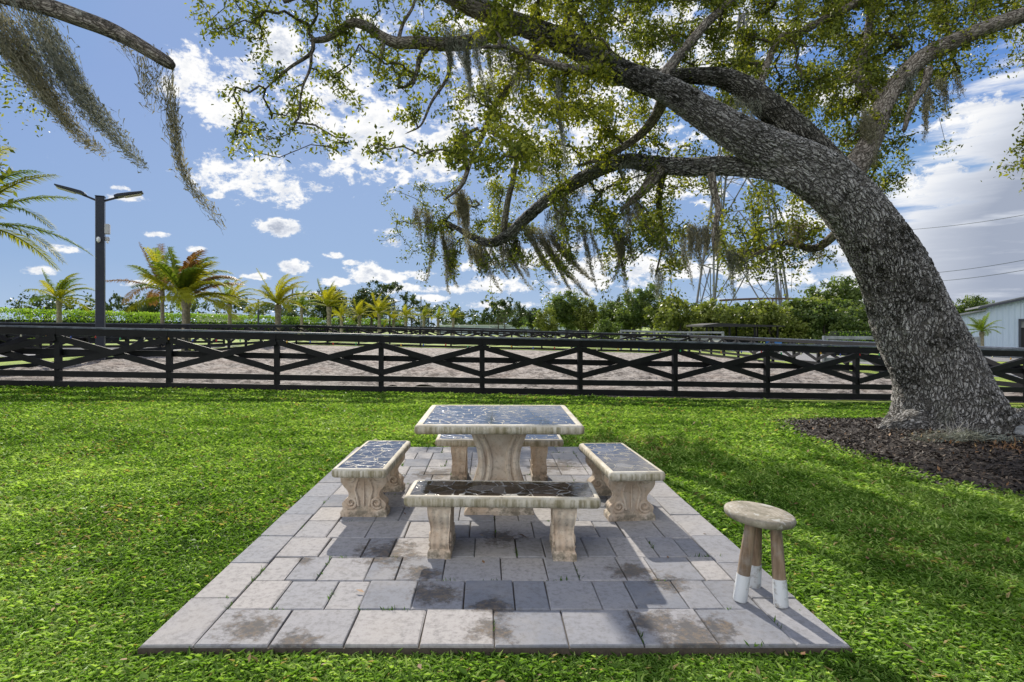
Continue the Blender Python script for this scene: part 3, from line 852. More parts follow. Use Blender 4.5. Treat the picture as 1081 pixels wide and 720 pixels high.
o = MB().add(v, f).build('tabletop', M['rim'], table, smooth=True); es = o.modifiers.new('edges', 'EDGE_SPLIT'); es.split_angle = R(50)
MB().box((0, 0, z1 - .004), (1.20 - .114, 1.10 - .114, .004)).build('mosaic_inlay', mosaic_mat('mosaic_table', (7.7, 1.3, 0)), table)

# ------------------------------------------------------------------ stool
stool = empty('wooden_stool', (1.406, 3.03, PZ), 0, 'round wooden stool with white dipped legs on the patio corner', 'stool')
seat_c = Vector((0.008, 0.005, 0.472 - PZ))
mt = Matrix.Rotation(R(5), 3, 'Y') @ Matrix.Rotation(R(1.5), 3, 'X')
prof = [(0.06, -.022), (0.158, -.021), (0.166, -.016), (0.171, -.004), (0.172, .006), (0.168, .015), (0.160, .020), (0.10, .0195), (0.02, .019)]
o = MB().lathe(prof, 56, seat_c, mt).build('seat', M['seat_wood'], stool, smooth=True)
es = o.modifiers.new('edges', 'EDGE_SPLIT'); es.split_angle = R(45)
feet = [Vector((1.297, 2.998, 0)), Vector((1.478, 2.935, 0)), Vector((1.447, 3.165, 0))]
tops = [Vector((-.055, -.03, 0)), Vector((.062, -.045, 0)), Vector((.02, .07, 0))]
for ft, tp in zip(feet, tops):
    a = Vector((ft.x - 1.406, ft.y - 3.03, 0.001)); b_ = seat_c + tp; b_.z = seat_c.z - .018 - tp.x * math.tan(R(5))
    ts = [0, .04, .33]
    q = lambda t: a.lerp(b_, t)
    MB().tube([q(.322), q(.5), q(.75), q(1)], [.0315, .031, .029, .0255], 20).build('leg', M['wood'], stool, smooth=True)
    lg = [c for c in stool.children if c.name.startswith('leg')][-1]
    MB().tube([q(0), q(.02), q(.2), q(.325)], [.031, .0345, .0342, .0330], 20).build('painted_foot', M['worn_white'], lg, smooth=True)
    for ob in (lg, lg.children[0]):
        es = ob.modifiers.new('edges', 'EDGE_SPLIT'); es.split_angle = R(50)

# ------------------------------------------------------------------ fences
def crossbuck_fence(p0, p1, n_bays, H, label, group=None, cap_w=0.16, z_of=None, start_post=True, name='crossbuck_fence', simple=False):
    p0, p1 = np.array(p0, float), np.array(p1, float)
    z_of = z_of or (lambda x, y: float(gz(x, y)))
    root = empty(name, (p0[0], p0[1], z_of(*p0)), 0, label, 'fence', group)
    O = Vector(root.location)
    P = [p0 + (p1 - p0) * i / n_bays for i in range(n_bays + 1)]
    pos = [Vector((p[0], p[1], z_of(*p))) - O for p in P]
    d = (pos[-1] - pos[0]); d.z = 0; d.normalize()
    nrm = Vector((d.y, -d.x, 0))                     # towards the viewer's side for left->right fences
    ang_ = math.atan2(d.y, d.x)
    pm = MB().box((0, 0, (H - .04) / 2 - .1), (.115, .115, H - .04 + .2), ang_)
    pme = None
    for i, p in enumerate(pos):
        if not start_post and i == 0: continue
        if pme is None:
            o = pm.build('post', M['black_paint'], root); pme = o; o.location = p
            pl = MB().box((0, 0, 0), (.004, .004, .004))
        else:
            o = pme.copy(); COL.objects.link(o); o.parent = root; o.location = p
    front = nrm * 0.075
    up = (0, 0, 1)
    cap, top, mid, lo, kick = MB(), MB(), MB(), MB(), MB()
    for i in range(n_bays):
        a, b_ = pos[i], pos[i + 1]
        j_ = lambda: Vector((0, 0, random.uniform(-.012, .012)))
        a0_, b0_ = a, b_; br = MB(); a = a + j_(); b_ = b_ + j_()
        br.beam(a + front + Vector((0, 0, H - .235)), b_ + front + Vector((0, 0, .47)), .03, .135, up)
        br.beam(a + front * 1.45 + Vector((0, 0, .47)), b_ + front * 1.45 + Vector((0, 0, H - .235)), .03, .135, up)
        br.build('cross_brace', M['black_paint'], root)
        e = d * 0.003; a, b_ = a0_, b0_
        k1, k2 = j_(), j_()
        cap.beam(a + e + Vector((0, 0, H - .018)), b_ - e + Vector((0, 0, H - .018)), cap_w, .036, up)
        top.beam(a + front * 1.0 + e + Vector((0, 0, H - .115)), b_ + front - e + Vector((0, 0, H - .115)), .03, .15, up)
        mid.beam(a + k1 - front + e + Vector((0, 0, H * .585)), b_ - front - e + Vector((0, 0, H * .585)), .03, .135, up)
        lo.beam(a + k2 + front * .99 + e + Vector((0, 0, .315)), b_ + front * .99 - e + Vector((0, 0, .315)), .028, .135, up)
        kick.beam(a + front * .99 + e + Vector((0, 0, .075)), b_ + front * .99 - e + Vector((0, 0, .075)), .03, .15, up)
    cap.build('cap_board', M['sky_lit_cap'], root); top.build('top_rail', M['black_paint'], root); mid.build('middle_rail', M['black_paint'], root)
    lo.build('lower_rail', M['black_paint'], root); kick.build('kick_board', M['black_paint'], root)
    return root


bay = np.linalg.norm(FB - FA) / 8
S0 = FA - FD * bay * 3; S1 = FB + FD * bay * 3
nearf = crossbuck_fence(S0, S1, 14, 1.355, 'long black crossbuck board fence closing off the lawn in front of the sand arena',
                        None, cap_w=0.2)
LX, RX = -13.75, 15.1
near_end_l = S0; near_end_r = S1
crossbuck_fence((LX, 13.5), (LX, 42.0), 13, 1.38, 'black crossbuck fence running away along the left side of the arena', None)
crossbuck_fence((LX, 42.0), (RX, 43.6), 13, 1.38, 'far black crossbuck fence across the back of the arena', None)
crossbuck_fence((RX, 43.6), (RX, 16.0), 13, 1.38, 'black crossbuck fence running away along the right side of the arena', None)
crossbuck_fence((-30, 66), (24, 70), 22, 1.45, 'most distant black crossbuck fence, beyond the arena by the trees', None)
crossbuck_fence((-30, 33.0), (LX - 2.5, 36.0), 6, 1.3, 'short black crossbuck fence beside the gravel drive on the far left', None)


def board_fence(p0, p1, n, H, label, mat_r, mat_p):
    p0, p1 = np.array(p0, float), np.array(p1, float)
    root = empty('rail_fence', (p0[0], p0[1], float(gz(*p0))), 0, label, 'fence')
    O = Vector(root.location); pos = []
    for i in range(n + 1):
        p = p0 + (p1 - p0) * i / n; pos.append(Vector((p[0], p[1], float(gz(*p)))) - O)
        MB().box(tuple(pos[-1] + Vector((0, 0, H / 2))), (.14, .14, H)).build('post', mat_p, root)
    for h_ in (H - .08, H * .62, H * .3):
        r_ = MB()
        for a, b_ in zip(pos[:-1], pos[1:]): r_.beam(a + Vector((0, -.09, h_)), b_ + Vector((0, -.09, h_)), .03, .15)
        r_.build('rail', mat_r, root)
    return root


M['grey_rail'] = simple_mat('weathered_grey_board', (0.28, 0.30, 0.33), 0.5, 0.2, 5)
board_fence((15.6, 27), (21.0, 25.0), 2, 1.55, 'pale weathered rail fence behind the arena near the oak trunk', M['grey_rail'], M['grey_rail'])
board_fence((10.5, 45.8), (18.0, 44.6), 3, 1.62, 'pale grey rails beyond the arena corner in front of the pavilion', M['grey_rail'], M['grey_rail'])

# string lights along the near fence
sl = empty('string_lights', (FA[0], FA[1], float(gz(*FA))), 0, 'string of small coloured bulbs under the near fence top rail', 'string lights')
O = Vector(sl.location); pts = []; bl = []
nrm = np.array([FD[1], -FD[0]])
bulb_me = {}
L_ = np.linalg.norm(S1 - S0)
NB = 64
for i in range(NB * 3 + 1):
    p = S0 + FD * L_ * i / (NB * 3) + nrm * 0.098
    z = float(gz(*p)) + 1.355 - 0.185 - 0.035 * math.sin(PI * ((i % 9) / 9)) + random.uniform(-.004, .004)
    q = Vector((p[0], p[1], z)) - O; pts.append(q)
    if i % 3 == 1: bl.append(q)
MB().tube(pts, .005, 5).build('cable', M['wire'], sl)
for i, q in enumerate(bl):
    c_ = i * 7 % 5
    if c_ not in bulb_me:
        o = MB().lathe([(.004, .012), (.010, .002), (.017, -.018), (.018, -.03), (.012, -.045), (.003, -.052)], 10).build('bulb', BULB[c_], sl, smooth=True); bulb_me[c_] = o
    else:
        o = bulb_me[c_].copy(); COL.objects.link(o); o.parent = sl
    o.location = q
# ------------------------------------------------------------------ lamp posts
def lamp_post(loc, rz, label, H=5.75):
    root = empty('lamp_post', loc, rz, label, 'lamp post', 'twin arm lamp posts beyond the fence')
    MB().box((0, 0, H / 2), (.26, .26, H), 0, .02).build('pole', M['pole'], root)
    MB().box((0, 0, H + .012), (.28, .28, .03), 0, .008).build('pole_cap', M['pole'], root)
    for s_ in (-1, 1):
        arm = MB().beam((s_ * .12, 0, H - .12), (s_ * .50, 0, H + .03), .06, .06).build('arm', M['pole'], root)
        hd = MB(); hd.prism([(s_ * .42, H + .0), (s_ * 1.24, H + .24), (s_ * 1.24, H + .29), (s_ * .80, H + .20), (s_ * .50, H + .13), (s_ * .40, H + .07)], -.20, .20)
        h_ = hd.build('lamp_head', M['pole'], root, bevel=.012)
        n_ = Vector((s_ * .24, 0, -.88)).normalized()
        for y in (-.09, .09):
            c0 = Vector((s_ * .70, y, H + .065)) + n_ * .008; c1 = Vector((s_ * 1.20, y, H + .201)) + n_ * .008
            MB().beam(c0, c1, .10, .016).build('lens', M['led'], h_)
    return root


lp = lamp_post((-13.0, 19.6, float(gz(-13, 19.6))), R(24), 'nearest and tallest looking twin arm lamp post, at the left of the picture', 5.62)
for (dx, z_, m_, nm, sz) in ((.20, 4.55, 'metal_grey', 'speaker_box', (.16, .20, .34)), (.20, 4.22, 'metal_grey', 'junction_box', (.14, .12, .14))):
    MB().box((dx, -.02, z_), sz, 0, .02).build(nm, M[m_], lp)
cm = MB().lathe([(.03, .10), (.055, .07), (.06, .0), (.05, -.05), (.02, -.08)], 14, (-.02, -.19, 4.15)).build('security_camera', M['white'], lp, smooth=True)
MB().box((.23, -.16, 4.1), (.05, .12, .08), 0, .01).build('camera_bracket', M['white'], lp)


def far_lamp(x, y, rz, label):
    c_ = copy_tree(lp); c_.location = (x, y, float(gz(x, y))); c_.rotation_euler.z = rz; c_['label'] = label
    return c_


far_lamp(-16.6, 104, R(10), 'distant twin arm lamp post among the palms left of picture centre')
far_lamp(-16.1, 160, R(5), 'tiny farthest lamp post right of the other distant one and a bare pole')
far_lamp(-36.5, 93, R(12), 'distant lamp post between the big windblown palm and the next palm')


def util_pole(x, y, H, label, arm=True):
    root = empty('utility_pole', (x, y, float(gz(x, y)) - .1), 0, label, 'utility pole')
    MB().tube([(0, 0, 0), (0, 0, H)], [.22, .14], 10).build('pole', M['galv'], root)
    if arm: MB().box((0, 0, H - .5), (2.2, .15, .18)).build('crossarm', M['galv'], root)
    return root


util_pole(-18.2, 160, 9.6, 'bare slim utility pole standing between the two distant lamp posts', False)
util_pole(38.8, 100, 15.5, 'slim pole behind the bushes in the left half of the pylon', False)
util_pole(50.0, 101, 13.4, 'slim pole behind the bushes in the right half of the pylon', False)
util_pole(0.6 - 40, 118, 10, 'thin pole rising behind the hedge near the white roof', True)
util_pole(-0.02 * 0 + 10.5, 90, 5.6, 'dark thin pole among the trees right of picture centre', False)

# ------------------------------------------------------------------ pylon
pyl = empty('lattice_pylon', (45.2, 103, float(gz(40, 60)) - 0.3), 0, 'huge steel lattice power pylon seen through the hanging oak branches', 'pylon')
PHT = 58.0
cs = [(-9.9, -2.0), (2.3, -9.6), (9.9, 2.0), (-2.0, 9.6)]
def pc(i, z):
    k_ = 1 - z / PHT * 0.93
    return Vector((cs[i % 4][0] * k_, cs[i % 4][1] * k_, z))
for i in range(4): MB().beam(pc(i, 0), pc(i, PHT), .27, .27).build('leg', M['pylon_steel'], pyl)
lev = [0, 13.0, 22.0, 29.5, 36, 41.5, 46, 50, 53.5, 57]
br = MB(); hz = br
for a, b_ in zip(lev[:-1], lev[1:]):
    mz = (a + b_) / 2
    for i in range(4):
        j = i + 1
        mid_ = (pc(i, b_) + pc(j, b_)) / 2
        br.beam(pc(i, a), mid_, .17, .17); br.beam(pc(j, a), mid_, .17, .17)
        hz.beam(pc(i, b_), pc(j, b_), .14, .14)
        for s_ in (0, 1):
            e0 = pc(i if s_ == 0 else j, a)
            q1 = e0.lerp(mid_, .5); q2 = pc(i if s_ == 0 else j, mz)
            br.beam(q1, q2, .09, .09)
            br.beam(q1, pc(i if s_ == 0 else j, a + (b_ - a) * .78), .08, .08)
        br.beam(pc(i, mz), pc(j, b_), .09, .09)
br.build('lattice_bracing', M['pylon_steel'], pyl)
arms = MB()
for z in (40, 48, 56):
    for s_ in (-1, 1):
        for dz_ in (0, 1.6): arms.beam((0, 0, z + dz_), (s_ * 11, 0, z), .2, .2)
arms.beam((0, 0, 39), (0, 0, 57.6), .4, .4).build('cross_arms', M['pylon_steel'], pyl)
# wires running right
for k_, (a, b_, lab) in enumerate(((px(955, 243, 110), px(1500, 110, 45), 'upper power line cable crossing the cloudy sky right of the trunk'),
                                   (px(930, 300, 110), px(1400, 205, 50), 'lower power line cable just above the barn roof'),
                                   (px(930, 292, 110), px(1400, 190, 52), 'middle power line cable above the barn roof'))):
    pts = [a.lerp(b_, i / 20) - Vector((0, 0, 2.0 * math.sin(PI * i / 20))) for i in range(21)]
    root = MB().tube([p - pts[0] for p in pts], .035, 5).build('power_cable', M['wire'], loc=pts[0]); tag(root, lab, 'power cable', 'power cables on the right')
    
bm_ = empty('steel_beam', (43.0, 88, 0), 0, 'low arched brown steel beam showing above the bushes below the pylon', 'steel beam')
ap = [(x_, 0, 5.35 + .55 * math.cos(x_ / 7.5) - .2) for x_ in np.linspace(-8, 10, 19)]
MB().tube(ap, .16, 6).build('beam', M['rust'], bm_)
for x_ in (-7, -3.5, 0, 3.5, 7, 9.5): MB().tube([(x_, 0, -.6), (x_, 0, 5.15 + .55 * math.cos(x_ / 7.5))], .09, 6).build('post', M['rust'], bm_)

# ------------------------------------------------------------------ pavilion, buildings
pv = empty('open_pavilion', (22.2, 53, -.55), 0, 'low open sided pavilion with flat dark roof beyond the arena', 'pavilion')
MB().prism([(-3.4, 2.14), (-2.0, 2.32), (3.7, 2.10), (3.7, 2.0), (-3.4, 2.0)], -2.2, 2.2).build('roof', M['dark'], pv)
for x_ in (-3.0, -1.0, 1.2, 3.2):
    for y_ in (-1.9, 1.9): MB().box((x_, y_, 1.0), (.14, .14, 2.0)).build('post', M['black_paint'], pv)
MB().box((0, 1.4, .45), (5.2, .5, .9), 0, .03).build('counter', M['dark'], pv)
bx_ = empty('storage_bin', (24.3, 49.5, -.53), 0, 'blue plastic bin in front of the open pavilion', 'storage bin')
MB().prism([(-.48, 0), (.48, 0), (.55, .92), (-.55, .92)], -.35, .35).build('bin_body', M['blue_plastic'], bx_, bevel=.03)
MB().box((0, 0, .965), (1.2, .8, .08), 0, .02).build('lid', M['blue_plastic'], bx_)
mowr = empty('park_bench', (19.3, 49.0, -.53), 0, 'small pale bench beside the open pavilion', 'bench')
MB().box((0, 0, .45), (1.3, .4, .05)).build('seat', M['cream'], mowr); MB().box((0, .2, .75), (1.3, .05, .4)).build('backrest', M['cream'], mowr)
for x_ in (-.55, .55): MB().box((x_, 0, .21), (.06, .36, .42)).build('leg', M['cream'], mowr)

barn = empty('metal_barn', (32.3, 40, -.52), R(-34), 'light blue corrugated metal barn with dark doorway at the right edge', 'barn')
wall_poly = [(0, 0), (18, 0), (18, 3.75), (9.0, 6.2), (1.4, 3.60), (1.4, 3.35), (0, 2.95)]


def corr_wall(poly_top, x0, x1, mat, parent, y=0.0, skip=None):
    V, F = [], []; xs = np.arange(x0, x1 + .001, .075)
    for i, x_ in enumerate(xs):
        ph = i % 4; d_ = (0, -.035, -.035, 0)[ph]
        V += [(x_, y + d_, 0 if not (skip and skip[0] < x_ < skip[1]) else skip[2]), (x_, y + d_, poly_top(x_))]
    for i in range(len(xs) - 1): F.append((2 * i, 2 * i + 2, 2 * i + 3, 2 * i + 1))
    return link_mesh('wall', np.array(V), F, mat, parent)


top_ = lambda x_: 2.70 + .22 * x_ if x_ < 1.45 else (3.30 + .26 * (x_ - 1.4) if x_ < 10 else 5.55 - .26 * (x_ - 10))
corr_wall(top_, 0, 3.15, M['clad'], barn); corr_wall(top_, 6.6, 20, M['clad'], barn)
corr_wall(top_, 3.15, 6.6, M['clad'], barn, 0, (3.0, 6.7, 2.35))
MB().box((0, 4, 1.35), (.06, 7.9, 2.7)).build('side_wall', M['clad'], barn)
MB().box((20, 4, 1.4), (.06, 7.9, 2.8)).build('side_wall', M['clad'], barn)
MB().box((10, 7.95, 1.4), (19.9, .06, 2.8)).build('rear_wall', M['clad'], barn)
rf = MB(); rf.beam((-.25, -.3, 2.70), (-.25, 8.2, 2.70), .1, .1); rf.build('gutter', M['galv'], barn)
rf = MB()
rf.prism([(-.3, 2.66), (1.42, 3.05), (1.42, 3.15), (-.3, 2.76)], -.35, 8.2)
rf.prism([(1.1, 3.25), (10, 5.58), (20.3, 2.9), (20.3, 3.0), (10, 5.70), (1.1, 3.37)], -.35, 8.2)
rf.build('roof', M['galv'], barn)
MB().prism([(1.0, 3.13), (10, 5.47), (10, 5.60), (1.0, 3.27)], -.42, -.36).build('fascia', M['pole'], barn)
MB().box((4.85, .9, 1.18), (3.4, 1.5, 2.34)).build('door_recess', M['dark'], barn)
dr = MB(); dr.box((3.12, -.07, 1.22), (.12, .10, 2.44)); dr.box((6.6, -.07, 1.22), (.12, .10, 2.44)); dr.box((4.86, -.07, 2.42), (3.6, .10, .14)); dr.build('door_frame', M['pole'], barn)
MB().box((4.3, -.10, 1.05), (.32, .05, 2.1)).build('door_panel', M['cream'], barn)
MB().box((4.86, .05, 2.12), (3.3, .06, .42)).build('door_header', M['galv'], barn)

wb = empty('white_roofed_building', (-51, 112, .2), R(8), 'long low building with white roof just above the left hedge', 'building')
MB().box((0, 0, 1.5), (7.0, 5, 3.0)).build('wall', M['cream'], wb)
MB().prism([(-3.9, 3.0), (3.9, 3.0), (3.4, 3.75), (-3.4, 3.75)], -2.9, 2.9).build('roof', M['white'], wb)
MB().box((-2.5, -2.53, 1.2), (1.0, .06, 2.0)).build('door', M['dark'], wb)
wf = empty('white_sheeted_shed', (3.5, 118, -.3), 0, 'long low pale blue white shed far behind the arena centre', 'shed')
MB().box((0, 0, 1.0), (26, 4, 2.0)).build('wall', simple_mat('pale_blue_sheet', (.52, .60, .68), .5, .1, .6), wf)
MB().prism([(-13.3, 2.0), (13.3, 2.0), (13.3, 2.12), (-13.3, 2.12)], -2.3, 2.3).build('roof', M['white'], wf)
for x_ in np.arange(-12, 13, 3.0): MB().box((x_, -2.04, 1.0), (.14, .06, 1.98)).build('pilaster', M['white'], wf)

# ------------------------------------------------------------------ background trees
def blob_leaves(lobes, n, size, seed, aspect=.7, hollow=.55):
    """lobes: (cx,cy,cz,rx,ry,rz); leaf clumps thrown through the outer part of each lobe"""
    rng = np.random.default_rng(seed)
    vol = np.array([l[3] * l[4] * l[5] for l in lobes]) ** (2 / 3); pr_ = vol / vol.sum()
    idx = rng.choice(len(lobes), n, p=pr_); L = np.array(lobes)[idx]
    # subclusters for uneven outline
    K = max(20, n // 45)
    kidx = rng.choice(len(lobes), K, p=pr_); KL = np.array(lobes)[kidx]
    d = rng.normal(size=(K, 3)); d /= np.linalg.norm(d, axis=1)[:, None]
    r = (hollow + (1.02 - hollow) * rng.random(K) ** .6)[:, None]
    kc = KL[:, :3] + d * KL[:, 3:] * r
    own = rng.integers(0, K, n)
    rad = (KL[own][:, 3:].mean(1) * .20)[:, None]
    c = kc[own] + rng.normal(size=(n, 3)) * rad * .75
    nb = (c - L[:, :3]); nb /= np.linalg.norm(nb, axis=1)[:, None] + 1e-6
    V, F = leaf_quads(c, size, aspect, rng, nb * 1.2)
    ktone = rng.random(K)
    tone = np.repeat((.15 + .5 * ktone[own] + .35 * rng.random(n)).clip(0, 1), 4)
    return V, F, tone


def trunk_mb(H, r, seed, spread=1.0, n_limb=6, top=.75):
    rd = random.Random(seed); mb = MB()
    pts = [Vector((0, 0, -.3))]
    for i in range(1, 7): pts.append(Vector((rd.uniform(-.12, .12) * spread, rd.uniform(-.12, .12) * spread, H * top * i / 6)))
    mb.tube(pts, [r * 1.35, r, r * .85, r * .72, r * .6, r * .45, r * .2], 9)
    for k_ in range(n_limb):
        i = rd.randint(2, 5); a = rd.uniform(0, 2 * PI); s_ = pts[i]; ln = H * rd.uniform(.22, .38) * spread
        e = s_ + Vector((math.cos(a) * ln, math.sin(a) * ln, H * rd.uniform(.08, .28)))
        m_ = s_.lerp(e, .5) + Vector((0, 0, -.05 * H)) + Vector((rd.uniform(-.1, .1), rd.uniform(-.1, .1), 0))
        mb.tube([s_, m_, e], [r * .42, r * .28, r * .08], 6)
    return mb


PROT = {}


def proto(kind):
    if kind in PROT: return PROT[kind]
    sd_ = len(PROT) * 13 + 5
    rd = random.Random(sd_)
    if kind == 'round':      # dense rounded tree, unit: 6 m tall
        lobes = [(0, 0, 3.9, 2.2, 2.2, 1.8)] + [(rd.uniform(-1.6, 1.6), rd.uniform(-1.6, 1.6), rd.uniform(2.2, 4.9), rd.uniform(.9, 1.3), rd.uniform(.9, 1.3), rd.uniform(.7, 1.1)) for _ in range(9)]
        n, size = 9000, .20
    elif kind == 'tall':
        lobes = [(0, 0, 4.0, 1.5, 1.5, 2.1)] + [(rd.uniform(-1.1, 1.1), rd.uniform(-1.1, 1.1), rd.uniform(2.0, 5.9), rd.uniform(.6, 1.0), rd.uniform(.6, 1.0), rd.uniform(.6, 1.0)) for _ in range(9)]
        n, size = 7500, .19
    elif kind == 'sparse':
        lobes = [(rd.uniform(-1.9, 1.9), rd.uniform(-1.5, 1.5), rd.uniform(3.6, 6.0), rd.uniform(.5, .9), rd.uniform(.5, .9), rd.uniform(.3, .55)) for _ in range(10)]
        n, size = 3200, .17
    elif kind == 'bush':     # shrub to the ground, 3 m tall
        lobes = [(0, 0, 1.3, 1.9, 1.3, 1.3)] + [(rd.uniform(-1.7, 1.7), rd.uniform(-1.0, 1.0), rd.uniform(.5, 2.4), rd.uniform(.5, .9), rd.uniform(.5, .9), rd.uniform(.4, .8)) for _ in range(10)]
        n, size = 6500, .16
    elif kind == 'pine':
        lobes = [(rd.uniform(-.5, .5), rd.uniform(-.5, .5), z, 1.1 - .12 * z + .3, 1.1 - .12 * z + .3, .45) for z in (1.6, 2.4, 3.2, 4.0, 4.8, 5.5)]
        n, size = 4500, .17
    V, F, tone = blob_leaves(lobes, n, size, sd_)
    me_c = (V, F, tone)
    tm = trunk_mb({'bush': 2.0}.get(kind, 5.6), {'bush': .07, 'sparse': .12}.get(kind, .17), sd_, 1.0, 9 if kind == 'sparse' else 6)
    PROT[kind] = (me_c, tm, {})
    return PROT[kind]


def bg_tree(kind, xpx, Y, top_px, label, leaf='tree_leaf', wscale=1.0, name=None, group=None, rz=None, base=None):
    (V, F, tone), tm, cache = proto(kind)
    ref = {'round': 5.9, 'tall': 6.4, 'sparse': 6.4, 'bush': 2.9, 'pine': 6.0}[kind]
    X = (xpx - 514) / 616 * Y
    z0 = float(gz(X, Y)) if base is None else base
    H = CAMH + (345 - top_px) / 616 * Y - z0
    s_ = H / ref
    nm = name or {'bush': 'shrub', 'pine': 'conifer_tree', 'sparse': 'sparse_tree'}.get(kind, 'broadleaf_tree')
    root = empty(nm, (X, Y, z0 - .02), random.uniform(0, 6.28) if rz is None else rz, label, 'shrub' if kind == 'bush' else 'tree', group)
    root.scale = (s_ * wscale, s_ * wscale, s_)
    if leaf not in cache:
        cache[leaf] = link_mesh('crown', V, F, M[leaf], root, attrs={'tone': tone})
    else:
        o = cache[leaf].copy(); COL.objects.link(o); o.parent = root
    if 'trunk' not in cache:
        cache['trunk'] = tm.build('trunk', M['twig'], root, smooth=True)
    else:
        o = cache['trunk'].copy(); COL.objects.link(o); o.parent = root
    return root


G_R = 'trees behind the arena'
bg_tree('sparse', 410, 125, 294, 'sparse tall tree above the yellow palms, left of the distant lamp post', 'dark_leaf', 1.1)
bg_tree('round', 392, 120, 304, 'rounded dull green tree directly left of the sparse tall tree', 'dark_leaf', 1.15)
bg_tree('round', 345, 120, 303, 'dark rounded tree right behind the yellow palm at left centre', 'dark_leaf', 1.0)
bg_tree('sparse', 433, 130, 313, 'open crowned tree between the distant lamp post and the bare pole', 'dark_leaf', 1.0)
bg_tree('sparse', 525, 110, 315, 'left one of the two airy thin trees left of the dense tree group', 'dark_leaf', 1.1)
bg_tree('sparse', 533, 112, 313, 'right one of the two airy thin trees, crown touching its neighbour', 'dark_leaf', .9, rz=2.0)
bg_tree('tall', 547, 100, 319, 'slim dark upright tree with a narrow bushy crown', 'dark_leaf', .8)
bg_tree('round', 561, 105, 325, 'low dark tree at the left foot of the dense tree group', 'dark_leaf', 1.2)
bg_tree('round', 598, 72, 307, 'wide grey green tree, leftmost large one of the dense group', 'tree_leaf', 1.15)
bg_tree('tall', 577, 68, 325, 'small yellow green tree at the foot of the wide grey green tree', 'yellow_leaf', 1.2)
bg_tree('tall', 618, 70, 314, 'pale yellow green tree right of the wide grey green tree', 'yellow_leaf', 1.1)
bg_tree('round', 640, 72, 317, 'dark green tree in the middle of the dense group', 'tree_leaf', 1.0)
bg_tree('pine', 655, 75, 311, 'dark conical tree rising behind the dense group', 'dark_leaf', 1.0)
bg_tree('tall', 668, 68, 306, 'tall bright green tree left of the hanging pale moss', 'tree_leaf', 1.3)
bg_tree('tall', 688, 66, 300, 'tallest tree of the dense group, directly under the oak leaves', 'tree_leaf', 1.1)
bg_tree('round', 706, 68, 315, 'broad tree at the right end of the dense group', 'tree_leaf', 1.0)
shr = [(640, 338, 'tree_leaf', 'low dark shrub under the middle trees'), (720, 318, 'yellow_leaf', 'yellow green shrub at the left end of the long shrub row'), (738, 322, 'tree_leaf', 'green shrub below the left leg of the pylon'),
       (757, 320, 'yellow_leaf', 'yellow green shrub above the pavilion roof left end'), (776, 323, 'tree_leaf', 'green shrub above the middle of the pavilion roof'), (795, 321, 'tree_leaf', 'green shrub below the pylon centre leg'),
       (814, 320, 'yellow_leaf', 'yellowish shrub above the blue bin'), (833, 318, 'tree_leaf', 'tall green shrub below the right leg of the pylon'), (852, 317, 'yellow_leaf', 'yellow green shrub right of the pylon foot'),
       (872, 320, 'tree_leaf', 'dense shrub left below the rounded tree'), (893, 318, 'tree_leaf', 'pale green shrub in front of the rounded tree'), (913, 321, 'dark_leaf', 'dark shrub right next to the oak trunk'), (932, 322, 'tree_leaf', 'shrub mostly hidden behind the oak trunk')]
for i, (x_, t_, lf, lab) in enumerate(shr):
    bg_tree('bush', x_, 58 + (i % 3) * 2.5, t_, lab, lf, 1.0 + .15 * (i % 2))
bg_tree('round', 882, 72, 292, 'large rounded tree rising above the shrub row left of the oak trunk', 'tree_leaf', 1.0)
bg_tree('round', 1022, 90, 312, 'dark green tree behind the barn roof, right of the oak trunk', 'tree_leaf', 1.0)
bg_tree('round', 1045, 95, 318, 'small tree top peeking over the barn lean-to roof', 'tree_leaf', 1.0)
bg_tree('round', 143, 92, 318, 'dark rounded tree above the hedge right of the tall lamp post', 'dark_leaf', .7)
bg_tree('round', 158, 90, 308, 'dark tree top left of the big windblown palm', 'dark_leaf', .6)
bg_tree('sparse', 120, 95, 308, 'bare looking thin tree just right of the tall lamp post', 'dark_leaf', .6)


def treeline(name, label, segs, seed, leaf, size=.42):
    """far woodland read as one mass"""
    rng = np.random.default_rng(seed); lobes = []
    for (x0, x1, Y, t0, t1, step) in segs:
        for x_ in np.arange(x0, x1, step):
            t = np.interp(x_, (x0, x1), (t0, t1)) + rng.uniform(-6, 5)
            X = (x_ - 514) / 616 * Y; y_ = Y + rng.uniform(-6, 6)
            h_ = CAMH + (345 - t) / 616 * Y
            w_ = step / 616 * Y * rng.uniform(.8, 1.4)
            lobes.append((X, y_, h_ * .5, w_, w_, h_ * .55))
    n = len(lobes) * 420
    V, F, tone = blob_leaves(lobes, n, size, seed, .75, .7)
    V[:, 2] = np.maximum(V[:, 2], -.6)
    o = link_mesh(name, V, F, M[leaf], attrs={'tone': tone}); tag(o, label, None, None, 'stuff'); return o


treeline('treeline', 'grey green woodland behind the clipped hedge on the left', [(-160, 330, 115, 312, 318, 15)], 3, 'dark_leaf', .5)
treeline('treeline', 'low far woodland along the horizon behind the arena', [(300, 640, 170, 322, 332, 11), (480, 560, 150, 331, 333, 9)], 4, 'dark_leaf', .6)
treeline('treeline', 'woodland filling the gap behind the shrubs on the right', [(560, 960, 88, 327, 326, 16), (960, 1400, 120, 326, 322, 18)], 5, 'tree_leaf', .4)


